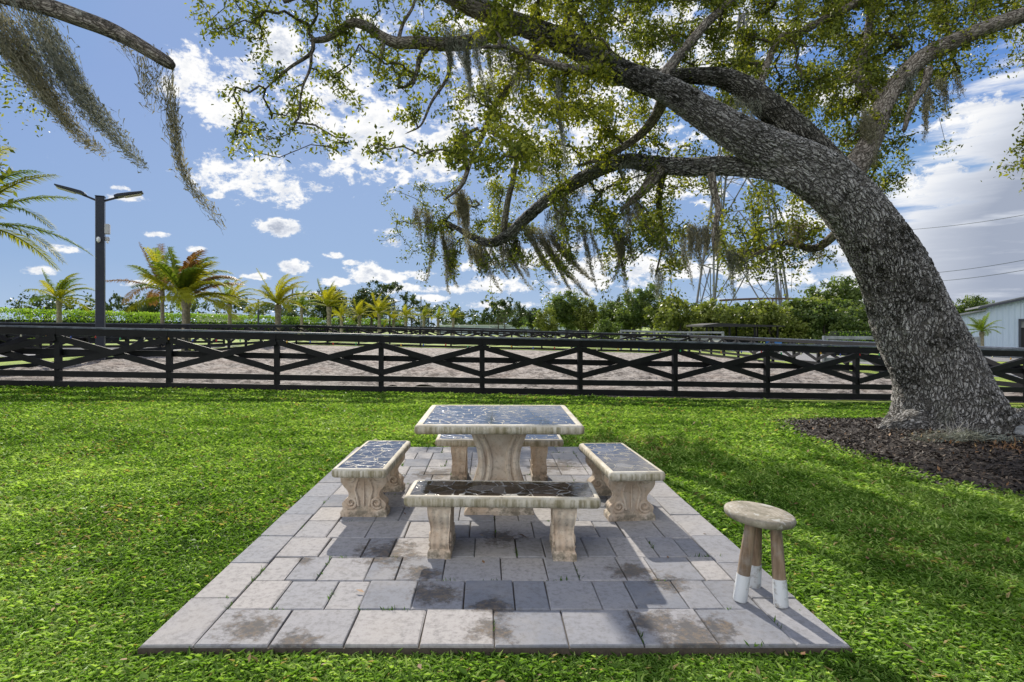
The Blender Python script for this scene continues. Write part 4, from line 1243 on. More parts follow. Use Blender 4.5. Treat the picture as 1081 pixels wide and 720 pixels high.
def hedge(pts, H, Wd, label, seed, per_m=260, size=.16, leaf='hedge_leaf'):
    rng = np.random.default_rng(seed); C = []
    P = np.array(pts, float)
    for a, b_ in zip(P[:-1], P[1:]):
        L = np.linalg.norm(b_ - a); n = int(L * per_m); t = rng.random(n)[:, None]
        c = a + (b_ - a) * t; d = (b_ - a) / L; nr = np.array([-d[1], d[0]])
        face = rng.random(n)
        off = np.where(face < .35, rng.uniform(-1, 1, n), np.where(face < .8, -1.0, 1.0) + rng.normal(size=n) * .06)
        z = np.where(face < .35, 1.0 + rng.normal(size=n) * .03, rng.random(n))
        xy = c + nr * (off * Wd / 2)[:, None]
        wav = 1 + .05 * (vnoise(xy[:, 0], xy[:, 1], .7, 9) - .5)
        C.append(np.stack([xy[:, 0], xy[:, 1], gz(xy[:, 0], xy[:, 1]) + z * H * wav], 1))
    C = np.concatenate(C); V, F = leaf_quads(C, size, .6, rng, np.array([0, -.5, .8]))
    root = empty('hedge', (pts[0][0], pts[0][1], 0), 0, label, 'hedge')
    V = V - np.array([pts[0][0], pts[0][1], 0])
    tone = np.repeat((.2 + .5 * rng.random(len(C)) + .3 * vnoise(C[:, 0], C[:, 2] * 3, 1.1, 4)).clip(0, 1), 4)
    link_mesh('foliage', V, F, M[leaf], root, attrs={'tone': tone})
    core = MB()
    for a, b_ in zip(P[:-1], P[1:]): core.beam((a[0] - pts[0][0], a[1] - pts[0][1], H * .38), (b_[0] - pts[0][0], b_[1] - pts[0][1], H * .38), Wd * .8, H * .72)
    core.build('inner_branches', simple_mat('hedge_core', (.02, .035, .01), .9, .2, 3), root)
    return root


hedge([(-66, 48), (-49.5, 60), (-38.5, 108), (-24, 168)], 2.95, 1.8, 'long clipped bright green hedge along the left horizon', 21, 330, .22)
hedge([(29, 49), (38.5, 50)], 1.45, 1.2, 'low clipped hedge left of the oak trunk beyond the arena', 22, 420, .13)

# ------------------------------------------------------------------ palms
def frond_arrays(L, el0, curl, wind, seed, leaf_len, nl=34, droop=.7):
    """frond leaving along +X in its own frame, returns leaflets and rachis points"""
    rng = np.random.default_rng(seed)
    n = 16; p = np.zeros(3); d = np.array([math.cos(el0), 0, math.sin(el0)]); pts = [p.copy()]
    for i in range(n):
        d = d + np.array([0, 0, -curl / n * (1 + i / n)]) + wind / n * (.4 + i / n); d /= np.linalg.norm(d)
        p = p + d * L / n; pts.append(p.copy())
    pts = np.array(pts); V = []; F = []
    for j in range(nl):
        t = .12 + .88 * (j + .5) / nl; k_ = t * n; i = min(int(k_), n - 1); f_ = k_ - i
        c = pts[i] * (1 - f_) + pts[i + 1] * f_; tg = pts[i + 1] - pts[i]; tg /= np.linalg.norm(tg)
        side = np.cross(tg, [0, 0, 1]); side /= np.linalg.norm(side) + 1e-6; up = np.cross(side, tg)
        ll = leaf_len * (math.sin(PI * (.10 + .82 * t)) ** .7) * rng.uniform(.85, 1.1)
        for s_ in (-1, 1):
            a = s_ * side * .80 + tg * .62 + up * .18 + rng.normal(size=3) * .07; a /= np.linalg.norm(a)
            a2 = a + np.array([0, 0, -droop]) * rng.uniform(.7, 1.3) + wind * .55; a2 /= np.linalg.norm(a2)
            w_ = np.cross(a, up); w_ = w_ / (np.linalg.norm(w_) + 1e-6) * ll * .055
            m_ = c + a * ll * .45; e = m_ + a2 * ll * .6
            b0 = len(V); V += [c - w_ * .5, c + w_ * .5, m_ + w_, m_ - w_, e]
            F += [(b0, b0 + 1, b0 + 2, b0 + 3), (b0 + 3, b0 + 2, b0 + 4)]
    return pts, V, F


def palm(x, y, Hc, L, label, seed, n=15, mix=('palm_leaf',), r=.16, wind=(.95, 0, -.05), leaf=.42, z0=None, gust=1.0, lean=(0, 0), group='coconut palms beyond the fence', spiky=.0, nl=46, crange=(.35, 1.15)):
    rd = random.Random(seed); z0 = float(gz(x, y)) if z0 is None else z0; n = int(n * 1.35)
    root = empty('palm_tree', (x, y, z0), 0, label, 'palm tree', group)
    top = Vector((lean[0], lean[1], Hc))
    tp = [Vector((lean[0] * (i / 10) ** 2, lean[1] * (i / 10) ** 2, Hc * i / 10 - .15 * (i == 0))) for i in range(11)]
    rr = []
    for i in range(11): rr.append(r * (1.25 - .35 * i / 10) * (1 + .06 * (i % 2)))
    rr[-2] *= 1.35; rr[-1] *= 1.3
    MB().tube(tp, rr, 12).build('trunk', M['palm_trunk'], root, smooth=True)
    for k_ in range(n):
        az_ = k_ * 2.399 + rd.uniform(-.3, .3); el_ = R(86) - R(74) * ((k_ + .5) / n) ** .85 + rd.uniform(-.12, .12)
        ca, sa = math.cos(-az_), math.sin(-az_)
        wj = rd.uniform(.6, 1.4)
        w = wj * np.array([wind[0] * ca - wind[1] * sa, wind[0] * sa + wind[1] * ca, wind[2]])
        ln = L * rd.uniform(.8, 1.08)
        pts, V, F = frond_arrays(ln, el_, rd.uniform(*crange), w, seed * 50 + k_, leaf * L / 2.2, nl)
        mt_ = M[mix[min(int(rd.random() * len(mix)), len(mix) - 1)]]
        mb = MB(); mb.tube([tuple(p) for p in pts], [.022 * L / 2.2 * (1 - .8 * i / (len(pts) - 1)) for i in range(len(pts))], 4)
        nv = mb.n; mb.add(V, F)
        o = mb.build('frond', mt_, root); o.location = top; o.rotation_euler = (0, 0, az_)
        a = o.data.attributes.new('tone', 'FLOAT', 'POINT')
        rg = np.random.default_rng(seed + k_); bt = .25 + .5 * rg.random()
        a.data.foreach_set('value', (bt + .25 * rg.random(len(o.data.vertices))).astype(np.float32).clip(0, 1))
    return root


def ppx(xpx, Y): return (xpx - 514) / 616 * Y


YG = ('palm_leaf', 'palm_leaf', 'palm_green')
def palm_at(xpx, Y, cpx, rpx, label, seed, **kw):
    X = ppx(xpx, Y); z0 = float(gz(X, Y)); Hc = CAMH + (345 - cpx) / 616 * Y - z0
    return palm(X, Y, Hc, rpx / 616 * Y, label, seed, **kw)


palm_at(196, 30, 315, 66, 'biggest windblown palm with yellow green and orange fronds, left of picture centre', 1, n=20, mix=('palm_leaf', 'palm_leaf', 'palm_green', 'palm_leaf', 'palm_leaf', 'palm_dry'), r=.19, leaf=.5, nl=60)
palm_at(171, 33, 307, 58, 'slim palm with browning fronds just left of the biggest palm', 2, n=12, mix=('palm_dry', 'palm_green', 'palm_green'), r=.10, wind=(.35, 0, .1))
palm_at(62, 45, 317, 40, 'small yellow green palm left of the tall lamp post', 3, n=15, mix=YG, r=.17)
palm_at(242, 44, 321, 38, 'low palm with drooping fronds right of the biggest palm', 4, n=13, mix=YG, r=.13)
palm_at(293, 40, 322, 42, 'yellow palm, second large one from the left of the palm row', 5, n=16, mix=('palm_leaf',), r=.19)
palm_at(318, 52, 325, 26, 'slim dark green palm behind the yellow one', 6, n=10, mix=('palm_green',), r=.12)
palm_at(347, 50, 324, 32, 'yellow palm with fanned fronds right of the slim dark palm', 7, n=15, mix=('palm_leaf',), r=.18)
palm_at(379, 64, 333, 20, 'small bright yellow palm in the middle of the palm row', 8, n=12, mix=('palm_leaf',), r=.18)
palm_at(400, 64, 331, 24, 'spreading yellow palm left of the distant lamp post', 9, n=14, mix=('palm_leaf',), r=.18)
palm_at(428, 75, 335, 18, 'low yellow palm right of the distant lamp post', 10, n=12, mix=('palm_leaf',), r=.2)
palm_at(447, 80, 335, 17, 'low yellow palm under the bare utility pole', 11, n=12, mix=YG, r=.2)
palm_at(462, 84, 336, 15, 'small palm right of the farthest lamp post', 12, n=11, mix=YG, r=.2)
palm_at(478, 90, 336, 15, 'last small palm at the right end of the palm row', 13, n=11, mix=YG, r=.2)
palm_at(360, 62, 334, 18, 'small low palm between the fanned palm and the bright yellow palm', 14, n=11, mix=('palm_leaf',), r=.16)
palm_at(415, 66, 338, 15, 'tiny yellow palm at the foot of the distant lamp post', 15, n=10, mix=('palm_leaf',), r=.16)
palm_at(-42, 12, 240, 122, 'palm cut off by the left picture edge, its fronds reaching in', 17, n=17, mix=('palm_leaf', 'palm_green', 'palm_leaf'), r=.16, leaf=.34, nl=60, wind=(.6, 0, .0))
palm_at(1036, 34, 350, 20, 'small green palm in front of the blue barn', 18, n=14, mix=('palm_green',), r=.1, wind=(0, 0, 0), group=None, leaf=.5)

# ------------------------------------------------------------------ the big oak
OAK = Vector((6.42, 8.15, 0))
oak = empty('oak_tree', OAK, 0, 'huge leaning live oak with mossy limbs arching over the patio', 'tree')
O3 = np.array(OAK)


def pl(lst):
    """list of (px, py, Y, radius)"""
    out = []
    for (x, y, Y, r_) in lst:
        p = px(x, y, Y); out.append((p.x, p.y, p.z, r_))
    return out


def limb_mesh(name, lst, nseg, step, mat, flare=None, lumps=.035, parent=oak):
    A = catmull(pl(lst) if len(lst[0]) == 4 else lst, step)
    path, rad = A[:, :3].copy(), A[:, 3].copy()
    V, F, UV = tube_arrays(path, rad, nseg, flare=flare, lumps=lumps)
    # round tip
    n = len(V); V = np.vstack([V, path[-1] + (path[-1] - path[-2])])
    tip = np.array([[n - (nseg + 1) + k_, n - (nseg + 1) + k_ + 1, n, n] for k_ in range(nseg)])
    UV = np.vstack([UV, UV[-1]])
    faces = [tuple(f) for f in F.tolist()] + [(a, b_, c) for a, b_, c, _ in tip.tolist()]
    o = link_mesh(name, V - O3, faces, mat, parent, smooth=True, uv=UV)
    return path, rad


def root_flare(L, th):
    k_ = math.exp(-max(L - .22, 0) / .38)
    return 1 + k_ * (.25 + .22 * np.cos(th * 5 + .6) + .16 * np.cos(3 * th + 2.0) + .08 * np.cos(8 * th))


def dl(x):
    """distance of the low limb, which swings away towards the fence"""
    return float(np.interp(x, [462, 500, 555, 600, 660, 725, 800], [12.2, 12.0, 11.2, 10.3, 9.2, 8.5, 8.0]))


NODES = []      # skeleton for growing twigs: x,y,z


def limb(name, lst, nseg, step, mat, grow=True, **kw):
    path, rad = limb_mesh(name, lst, nseg, step, mat, **kw)
    if grow:
        L = 0; last = path[0]
        for p in path[1:]:
            if np.linalg.norm(p - last) > .22: NODES.append(tuple(p)); last = p
    return path


limb('trunk', [(1004, 480, 8.15, .62), (1002, 452, 8.15, .62), (998, 425, 8.15, .575), (987, 390, 8.12, .53), (968, 350, 8.08, .495), (949, 300, 8.03, .435), (927, 258, 7.98, .40), (902, 222, 7.93, .37),
                (872, 192, 7.9, .335), (840, 171, 7.85, .30), (806, 155, 7.85, .265), (775, 139, 7.85, .235), (740, 117, 7.9, .20), (705, 96, 7.95, .165), (665, 80, 8.0, .15), (630, 64, 8.05, .15), (600, 46, 8.1, .145), (560, 30, 8.2, .135), (520, 14, 8.3, .125), (480, -8, 8.4, .11), (430, -40, 8.6, .09), (370, -80, 8.8, .05)],
     150, .020, M['bark'], flare=root_flare)
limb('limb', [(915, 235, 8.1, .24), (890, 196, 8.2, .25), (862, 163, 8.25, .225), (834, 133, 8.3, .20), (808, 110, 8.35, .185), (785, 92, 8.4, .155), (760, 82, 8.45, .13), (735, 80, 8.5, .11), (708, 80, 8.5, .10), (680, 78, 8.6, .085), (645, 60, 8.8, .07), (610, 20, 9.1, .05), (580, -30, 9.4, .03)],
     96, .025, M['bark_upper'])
limb('limb', [(890, 222, 7.85, .22), (858, 195, 7.80, .21), (825, 180, 7.82, .18)] + [(x_, y_, dl(x_), r_ * dl(x_) / 8.0) for x_, y_, r_ in
      ((795, 176, .145), (765, 175, .125), (725, 176, .115), (690, 174, .105), (660, 170, .092), (630, 180, .088), (600, 197, .082), (575, 213, .076), (555, 230, .072), (538, 246, .068), (518, 256, .057), (500, 251, .042), (480, 240, .028), (462, 234, .014))],
     72, .025, M['bark'])
for rt_ in ([(1020, 448, 8.0, .22), (1048, 454, 7.9, .14), (1072, 459, 7.85, .09), (1105, 466, 7.8, .05)], [(975, 446, 8.0, .24), (948, 452, 7.9, .15), (925, 457, 7.85, .07)],
            [(1000, 450, 7.9, .24), (1010, 466, 7.45, .13), (1016, 476, 7.2, .05)], [(1040, 445, 8.4, .2), (1085, 440, 8.8, .12), (1120, 438, 9.1, .05)]):
    limb('root', rt_, 40, .03, M['bark'], grow=False)
limb('limb', [(700, 176, 8.75, .10), (688, 190, 8.72, .09), (676, 204, 8.70, .065), (664, 214, 8.68, .045), (655, 222, 8.66, .02)], 24, .04, M['bark_limb'])
limb('limb', [(531, 246, 11.6, .07), (535, 215, 11.4, .06), (541, 190, 11.2, .05), (546, 165, 11.0, .04), (552, 140, 10.8, .02)], 18, .05, M['bark_limb'])
limb('limb', [(880, 205, 8.35, .20), (905, 172, 8.6, .17), (920, 145, 8.75, .15), (932, 112, 8.85, .135), (950, 84, 8.9, .13), (975, 60, 8.9, .125), (1010, 42, 8.8, .115), (1050, 26, 8.7, .11), (1100, 8, 8.6, .10), (1180, -30, 8.5, .08), (1280, -60, 8.4, .05)],
     48, .04, M['bark_limb'])
limb('limb', [(980, 72, 8.85, .06), (976, 90, 8.8, .052), (966, 104, 8.75, .045), (959, 120, 8.7, .04), (954, 137, 8.7, .03)], 16, .05, M['bark_limb'])
limb('limb', [(932, 110, 8.9, .09), (905, 80, 9.2, .08), (915, 50, 9.4, .07), (918, 20, 9.6, .06), (925, -30, 9.8, .04)], 24, .05, M['bark_limb'])
limb('limb', [(690, 92, 8.3, .09), (712, 64, 8.6, .075), (728, 45, 8.7, .07), (748, 22, 8.8, .065), (775, -4, 9.0, .055), (800, -40, 9.2, .04)], 24, .05, M['bark_limb'])
limb('limb', [(800, 95, 8.9, .05), (820, 44, 9.2, .05), (845, 34, 9.2, .055), (870, 20, 9.2, .06), (905, 2, 9.2, .06), (960, -40, 9.2, .05)], 24, .05, M['bark_limb'])
limb('limb', [(545, 28, 8.25, .12), (520, 34, 8.2, .115), (496, 44, 8.15, .10), (468, 47, 8.1, .092), (440, 45, 8.1, .088), (418, 45, 8.1, .08), (402, 38, 8.15, .07), (387, 28, 8.15, .065), (371, 24, 8.15, .058), (358, 32, 8.2, .052), (344, 41, 8.2, .045), (329, 43, 8.2, .038)],
     32, .04, M['bark_limb'])
limb('limb', [(535, 22, 8.3, .13), (505, 12, 8.1, .11), (485, 2, 8.0, .10), (460, -12, 7.9, .09), (420, -40, 7.8, .06)], 32, .04, M['bark_limb'])
limb('limb', [(330, 42, 8.2, .030), (328, 56, 8.2, .028), (306, 71, 8.2, .022), (288, 86, 8.25, .015), (276, 98, 8.3, .008)], 10, .06, M['bark_limb'])
limb('limb', [(328, 55, 8.2, .024), (327, 72, 8.15, .020), (319, 92, 8.1, .016), (315, 118, 8.1, .008)], 10, .06, M['bark_limb'])
limb('limb', [(330, 42, 8.2, .024), (325, 32, 8.25, .02), (333, 20, 8.3, .018), (330, 8, 8.3, .015), (336, -10, 8.3, .012)], 10, .06, M['bark_limb'])
limb('limb', [(452, 49, 8.1, .05), (443, 60, 8.05, .04), (440, 74, 8.0, .03), (436, 88, 8.0, .018)], 12, .05, M['bark_limb'])
limb('limb', [(470, 49, 8.1, .035), (475, 66, 8.1, .03), (470, 85, 8.15, .025), (455, 108, 8.2, .020), (444, 132, 8.2, .014), (430, 140, 8.2, .008)], 12, .05, M['bark_limb'])
limb('limb', [(404, 44, 8.1, .035), (402, 60, 8.1, .028), (398, 78, 8.1, .012)], 12, .05, M['bark_limb'])
limb('limb', [(420, 42, 8.1, .03), (425, 25, 8.1, .025), (435, 8, 8.1, .02), (440, -10, 8.1, .015)], 12, .05, M['bark_limb'])
limb('limb', [(640, 75, 7.9, .07), (600, 72, 7.6, .05), (560, 60, 7.5, .045), (535, 50, 7.4, .03), (510, 50, 7.3, .02)], 14, .05, M['bark_limb'])
limb('limb', [(575, 38, 8.1, .06), (545, 80, 8.2, .05), (522, 112, 8.5, .045), (510, 140, 8.2, .04), (498, 165, 7.9, .034), (487, 195, 7.5, .028), (470, 210, 7.4, .012)], 14, .05, M['bark_limb'])
limb('limb', [(750, 182, 7.85, .055), (754, 205, 7.9, .05), (758, 222, 7.9, .042), (753, 245, 7.9, .03), (752, 262, 7.9, .012)], 14, .05, M['bark_limb'])
limb('limb', [(890, 240, 8.4, .07), (860, 262, 9.0, .06), (832, 256, 9.3, .05), (812, 262, 9.4, .04), (790, 272, 9.4, .025), (775, 278, 9.4, .012)], 14, .05, M['bark_limb'])
limb('limb', [(700, 105, 8.1, .09), (690, 125, 8.5, .075), (672, 145, 8.8, .06), (640, 165, 9.0, .045), (610, 175, 9.2, .02)], 16, .05, M['bark_limb'])
limb('limb', [(1100, 12, 8.6, .05), (1105, 60, 8.4, .03), (1098, 120, 8.3, .018), (1085, 150, 8.2, .008)], 10, .06, M['bark_limb'])
limb('limb', [(700, 176, 8.8, .06), (695, 215, 9.3, .05), (700, 250, 9.6, .03), (692, 290, 9.8, .012)], 12, .05, M['bark_limb'])

# foliage density seen across the crown: rows every 40 px from y=-120, columns every 40 px from x=0
DENS = [
    [0, 0, 0, 0, 0, 0, .2, .3, .4, .5, .6, .6, .6, .6, .6, .6, .6, .6, .6, .6, .6, .6, .6, .6, .6, .6, .6, .5, .4, .3],
    [0, 0, 0, 0, 0, .1, .4, .5, .6, .6, .7, .7, .8, .8, .8, .8, .8, .8, .8, .8, .8, .8, .8, .8, .8, .8, .8, .7, .6, .4],
    [0, 0, 0, 0, 0, .25, .45, .45, .45, .45, .5, .5, .6, .7, .7, .9, .9, .9, .9, .9, .9, .9, .9, .9, .9, .9, .8, .8, .7, .5],
    [0, 0, 0, 0, 0, .36, .6, .4, .5, .5, .5, .55, .6, .75, .7, .7, .8, 1, .9, 1, 1, 1, 1, 1, 1, 1, .6, .6, .5, .3],
    [0, 0, 0, 0, 0, .03, .15, .12, .18, .5, .5, .35, .45, .9, .9, .8, .9, .9, .85, 1, 1, .55, 1, 1, .9, .8, 0, .2, .3, 0],
    [0, 0, 0, 0, 0, 0, .35, .5, .35, .3, .45, .35, .35, .9, .85, .85, .8, .5, .3, .6, .7, .9, 1, .9, .35, .05, 0, .1, 0, 0],
    [0, 0, 0, 0, 0, 0, .3, .38, .38, .25, .3, .15, .4, .85, .8, .8, .75, .4, .2, .1, .1, .5, .9, .6, .08, 0, 0, .35, 0, 0],
    [0, 0, 0, 0, 0, 0, 0, .0, .0, 0, 0, .35, .8, .8, .7, .45, .45, .35, .12, .25, .1, .1, .4, .4, 0, 0, .12, .3, 0, 0],
    [0, 0, 0, 0, 0, 0, 0, 0, 0, 0, .45, .95, .95, .75, .4, .6, .9, .7, .12, .35, .9, .55, 0, 0, 0, 0, 0, 0, 0, 0],
    [0, 0, 0, 0, 0, 0, 0, 0, 0, 0, .3, .95, .95, .8, .6, .55, .6, .55, .25, .8, .8, .45, 0, 0, 0, 0, 0, 0, 0, 0],
    [0, 0, 0, 0, 0, 0, 0, 0, 0, 0, 0, .10, .08, .03, .05, .05, .06, .30, .02, .16, .05, 0, 0, 0, 0, 0, 0, 0, 0, 0]]
rng = np.random.default_rng(42)
att = []
for r_, rowd in enumerate(DENS):
    for c_, dn in enumerate(rowd):
        k_ = rng.poisson(dn * (25 if c_ > 12 else 18))
        for _ in range(k_):
            x = c_ * 40 + rng.uniform(-4, 44); y = -120 + r_ * 40 + rng.uniform(-4, 44)
            # keep the trunk and the big lower limb readable: foliage there sits behind them
            if x > 650: Y = rng.uniform(8.7, 11.2)
            elif x > 500: Y = rng.uniform(7.3, 9.6)
            else: Y = rng.uniform(7.6, 9.4)
            if 380 < x < 700 and y > 120:
                k2 = min((y - 120) / 60, 1.0); Y = Y * (1 - k2) + k2 * (dl(x) + rng.uniform(-.9, 1.3))
            if x > 1040 and y > 100: Y = rng.uniform(8.0, 8.6)
            # the sunny patio is not under this crown: keep sprays out of the sun's way to it
            for _t in range(30):
                kk = (345 - y) / 616; Ys = Y - 1.57 * (CAMH + kk * Y); Xs = (x - 514) / 616 * Y + .2126 * (Y - Ys)
                if not (1.6 < Ys < 6.1 and -2.1 < Xs < 2.35): break
                Y = rng.uniform(6.4, 9.0) if y < 190 and _t < 15 else rng.uniform(10.5, 14.0)
            else: continue
            att.append(tuple(px(x, y, Y)))
att = np.array(att)
nodes = np.array(NODES); N0 = len(nodes)
# connect attractors outward from the limbs (Prim with a pull towards short hops)
P = np.vstack([nodes, att]); NA = len(att)
parent_i = np.full(len(P), -1); intree = np.zeros(len(P), bool); intree[:N0] = True
best = np.full(len(P), 1e9); bp = np.full(len(P), -1); plen = np.zeros(len(P))
for i in range(N0):
    d = np.linalg.norm(P[N0:] - P[i], axis=1); w = d
    m_ = w < best[N0:]; best[N0:][m_] = w[m_]; bp[N0:][m_] = i
order = []
while True:
    cand = np.where(~intree)[0]
    if len(cand) == 0: break
    j = cand[np.argmin(best[cand])]
    intree[j] = True; parent_i[j] = bp[j]; order.append(j)
    plen[j] = plen[bp[j]] + np.linalg.norm(P[j] - P[bp[j]])
    d = np.linalg.norm(P - P[j], axis=1) + .12 * plen[j]
    m_ = (~intree) & (d < best); best[m_] = d[m_]; bp[m_] = j
cnt = np.ones(len(P))
for j in reversed(order): cnt[parent_i[j]] += cnt[j]
tw = MB(); rt = random.Random(5)
for j in order:
    a, b_ = Vector(P[parent_i[j]]), Vector(P[j]); L = (b_ - a).length
    r1 = min(.0040 * cnt[j] ** .55, .034); r0 = min(.0040 * cnt[parent_i[j]] ** .55, r1 * 1.35, .035) if parent_i[j] >= N0 else min(r1 * 1.3, .035)
    w = L * .16
    m1 = a.lerp(b_, .35) + Vector((rt.uniform(-w, w), rt.uniform(-w, w), rt.uniform(-w * .4, w)))
    m2 = a.lerp(b_, .7) + Vector((rt.uniform(-w, w), rt.uniform(-w, w), rt.uniform(-w, w * .6)))
    tw.tube([a, m1, m2, b_], [r0, (r0 * 2 + r1) / 3, (r0 + 2 * r1) / 3, r1], 5 if r1 > .008 else 3, cap=False)
tw.build('twigs', M['twig'], oak, smooth=True); oak.children[-1].location = -OAK

# leaf clusters along the last stretches of twig
cl = []; own = []
npl = 82
for q_, j in enumerate(order):
    a, b_ = P[parent_i[j]], P[j]
    n_ = (npl if b_[0] > -0.3 else 58) + rng.integers(-14, 14)
    t = rng.random(n_)[:, None] ** .7
    seg = a + (b_ - a) * t
    if np.linalg.norm(b_ - a) > .9: seg = b_ + rng.normal(size=(n_, 3)) * .06
    c = seg + rng.normal(size=(n_, 3)) * (.075 if b_[0] > -.3 else .06)
    cl.append(c); own.append(np.full(n_, q_))
cl = np.concatenate(cl); own = np.concatenate(own)
V, F = leaf_quads(cl, .056, .50, rng, np.array([0, -.2, .9]), droop=.15)
ct = rng.random(len(order))
tone = (ct[own] * .5 + .45 * rng.random(len(cl)))
tone = tone + .25 * np.exp(-(((cl[:, 0] - 0.7) / 1.2) ** 2 + ((cl[:, 2] - 4.6) / 1.5) ** 2))     # lighter, yellower leaf tone mid crown
link_mesh('crown', V - O3, F, M['oak_leaf'], oak, attrs={'tone': np.repeat(tone.clip(0, 1), 4)})

# ------------------------------------------------------------------ spanish moss
def moss_arrays(anchors, n, L, lean, seed, width=.0065, wav=.06, spread=.05, taper_shape=True, curl=0.0):
    """hanging beard: a handful of ropes of unequal length, each wrapped in fine strands that gather towards its tip"""
    rng = np.random.default_rng(seed); V = []; F = []; tone = []
    A = np.array([tuple(a) for a in anchors])
    span = np.linalg.norm(A[-1] - A[0]); nr = int(max(2, min(9, 2 + span / .11 + n / 50)))
    for r_ in range(nr):
        t = (r_ + rng.uniform(.1, .9)) / nr * (len(A) - 1); i = min(int(t), len(A) - 2)
        b0_ = A[i] + (A[i + 1] - A[i]) * (t - i) + rng.normal(size=3) * spread * .35
        Lr = L * (rng.uniform(.45, .85) if r_ != nr // 2 else 1.0)
        m_ = max(6, int(Lr / .045)); P_ = [b0_]; d = np.array([lean[0], lean[1], -1.0]) + rng.normal(size=3) * .05
        for k_ in range(m_):
            d = d + rng.normal(size=3) * np.array([.05, .05, .0]) + np.array([lean[0], lean[1], 0]) * curl
            P_.append(P_[-1] + d / np.linalg.norm(d) * Lr / m_)
        P_ = np.array(P_); w0 = spread * rng.uniform(.5, .9); tr_ = rng.random()
        for s_ in range(int(n * 2.3 / nr)):
            st = int(rng.uniform(0, .45) * m_); en = min(m_, st + int(m_ * rng.uniform(.3, .75)))
            if rng.random() < .25: en = m_
            off0 = rng.normal(size=3) * w0; jit = np.zeros(3); tn = tr_ * .5 + .5 * rng.random()
            a0 = rng.uniform(0, 2 * PI); sd_ = np.array([math.cos(a0), math.sin(a0), 0.0])
            for k_ in range(st, en + 1):
                q = k_ / m_; sp = (1 - q) ** .8 * .9 + .12
                if q < .08: sp *= .6
                jit = jit * .85 + rng.normal(size=3) * .006
                p = P_[k_] + off0 * sp + jit
                w_ = width * (1.1 - .8 * (k_ - st) / max(en - st, 1))
                V += [p - sd_ * w_ / 2, p + sd_ * w_ / 2]; tone += [tn * .6 + .2] * 2
                if k_ > st: b0 = len(V) - 4; F.append((b0, b0 + 1, b0 + 3, b0 + 2))
                if rng.random() < .6:
                    e = rng.normal(size=3); e[2] -= .6; e /= np.linalg.norm(e); ln = rng.uniform(.012, .035)
                    b0 = len(V); V += [p, p + e * ln + sd_ * width * .5, p + e * ln * 1.6, p + e * ln - sd_ * width * .4]
                    tone += [tn * .6 + .2] * 4; F.append((b0, b0 + 1, b0 + 2, b0 + 3))
    return np.array(V), np.array(F), np.array(tone)


def moss(label, anchors, n, L, seed, lean=(.08, 0), mat='moss', group='spanish moss hanging from the oak limbs', **kw):
    A = [Vector(a) for a in anchors]
    V, F, tone = moss_arrays(A, n, L, lean, seed, **kw)
    o0 = np.array(A[0])
    o = link_mesh('spanish_moss', V - o0, F, M[mat], attrs={'tone': tone}, loc=tuple(o0))
    tag(o, label, 'spanish moss', group)
    return o


def line(x0, y0, x1, y1, Y0, Y1=None, n=3):
    Y1 = Y1 or Y0
    return [px(x0 + (x1 - x0) * i / (n - 1), y0 + (y1 - y0) * i / (n - 1), Y0 + (Y1 - Y0) * i / (n - 1)) for i in range(n)]


moss('grey moss curtain hanging below the horizontal upper limb, above picture centre', line(468, 30, 508, 30, 8.0), 150, 1.25, 101, mat='moss_grey', spread=.05)
moss('dense brown moss cone around the drooping dark twig near the low limb tip', line(484, 195, 492, 213, 7.5), 170, .66, 102, spread=.04)
moss('moss strand at the very left tip of the low limb, ending lowest', line(462, 238, 476, 244, 12.1), 150, 1.5, 103)
moss('moss fringe under the bend of the low limb, left part', line(490, 252, 515, 257, 11.95), 190, 1.15, 104, lean=(.25, 0), curl=.1)
moss('moss fringe under the bend of the low limb, middle part', line(522, 253, 545, 243, 11.7), 200, 1.25, 105, lean=(.22, 0), curl=.08)
moss('long slanting moss beards right of the low limb bend', line(552, 236, 585, 240, 11.1), 300, 1.6, 106, lean=(.35, 0), curl=.06, spread=.06)
moss('looped thin moss strings between the two moss beards below the low limb', line(608, 230, 626, 236, 10.0), 60, 1.25, 107, lean=(.1, 0), spread=.02)
moss('torn moss beard hanging alone below the leaf mass right of the loops', line(645, 238, 662, 243, 9.4), 140, 1.1, 108)
moss('thin moss string left of the pylon', line(716, 240, 722, 240, 9.4), 26, 1.05, 109, spread=.02)
moss('thick pale moss beard in front of the pylon top left', line(724, 236, 748, 240, 7.95), 200, .62, 110, spread=.035)
moss('narrow moss strand trailing off the crooked hanging branch', line(753, 225, 758, 240, 7.9), 50, .65, 111, spread=.02)
moss('pale ragged moss below the leaf clump in front of the pylon', line(765, 262, 782, 262, 8.9), 70, .85, 112, mat='moss_grey', lean=(.15, 0))
moss('tan moss tangle on the right part of the leaf clump beside the trunk', line(832, 232, 850, 235, 9.0), 90, .50, 113)
moss('dark drooping tip of moss at the right end of the leaf clump', line(852, 262, 866, 262, 9.0), 30, .40, 114)
moss('pale wispy moss hanging lowest left of the pylon foot', line(688, 280, 698, 282, 9.8), 50, .5, 115, mat='moss_grey')
moss('moss drape over the thick low limb where the broken stub leaves it', line(655, 170, 700, 173, 8.95), 130, .42, 116, mat='moss_grey', spread=.05)
moss('small moss tuft on the underside of the low limb, middle stretch', line(590, 207, 630, 183, 10.1), 60, .40, 117)
moss('thin vertical moss string crossing the middle of the crown', line(585, 80, 592, 82, 7.6), 40, 1.35, 118, mat='moss_grey', spread=.02)
moss('mossy shroud on the vertical limb right of the main trunk', line(905, 110, 925, 140, 8.6), 160, .75, 119, spread=.07)
moss('longest dark moss beard on the far right against blue sky', line(974, 92, 980, 92, 8.75), 60, .85, 120, spread=.025, lean=(.02, 0))
moss('middle moss strands right of the longest dark beard', line(985, 80, 998, 82, 8.75), 44, .60, 121, spread=.03)
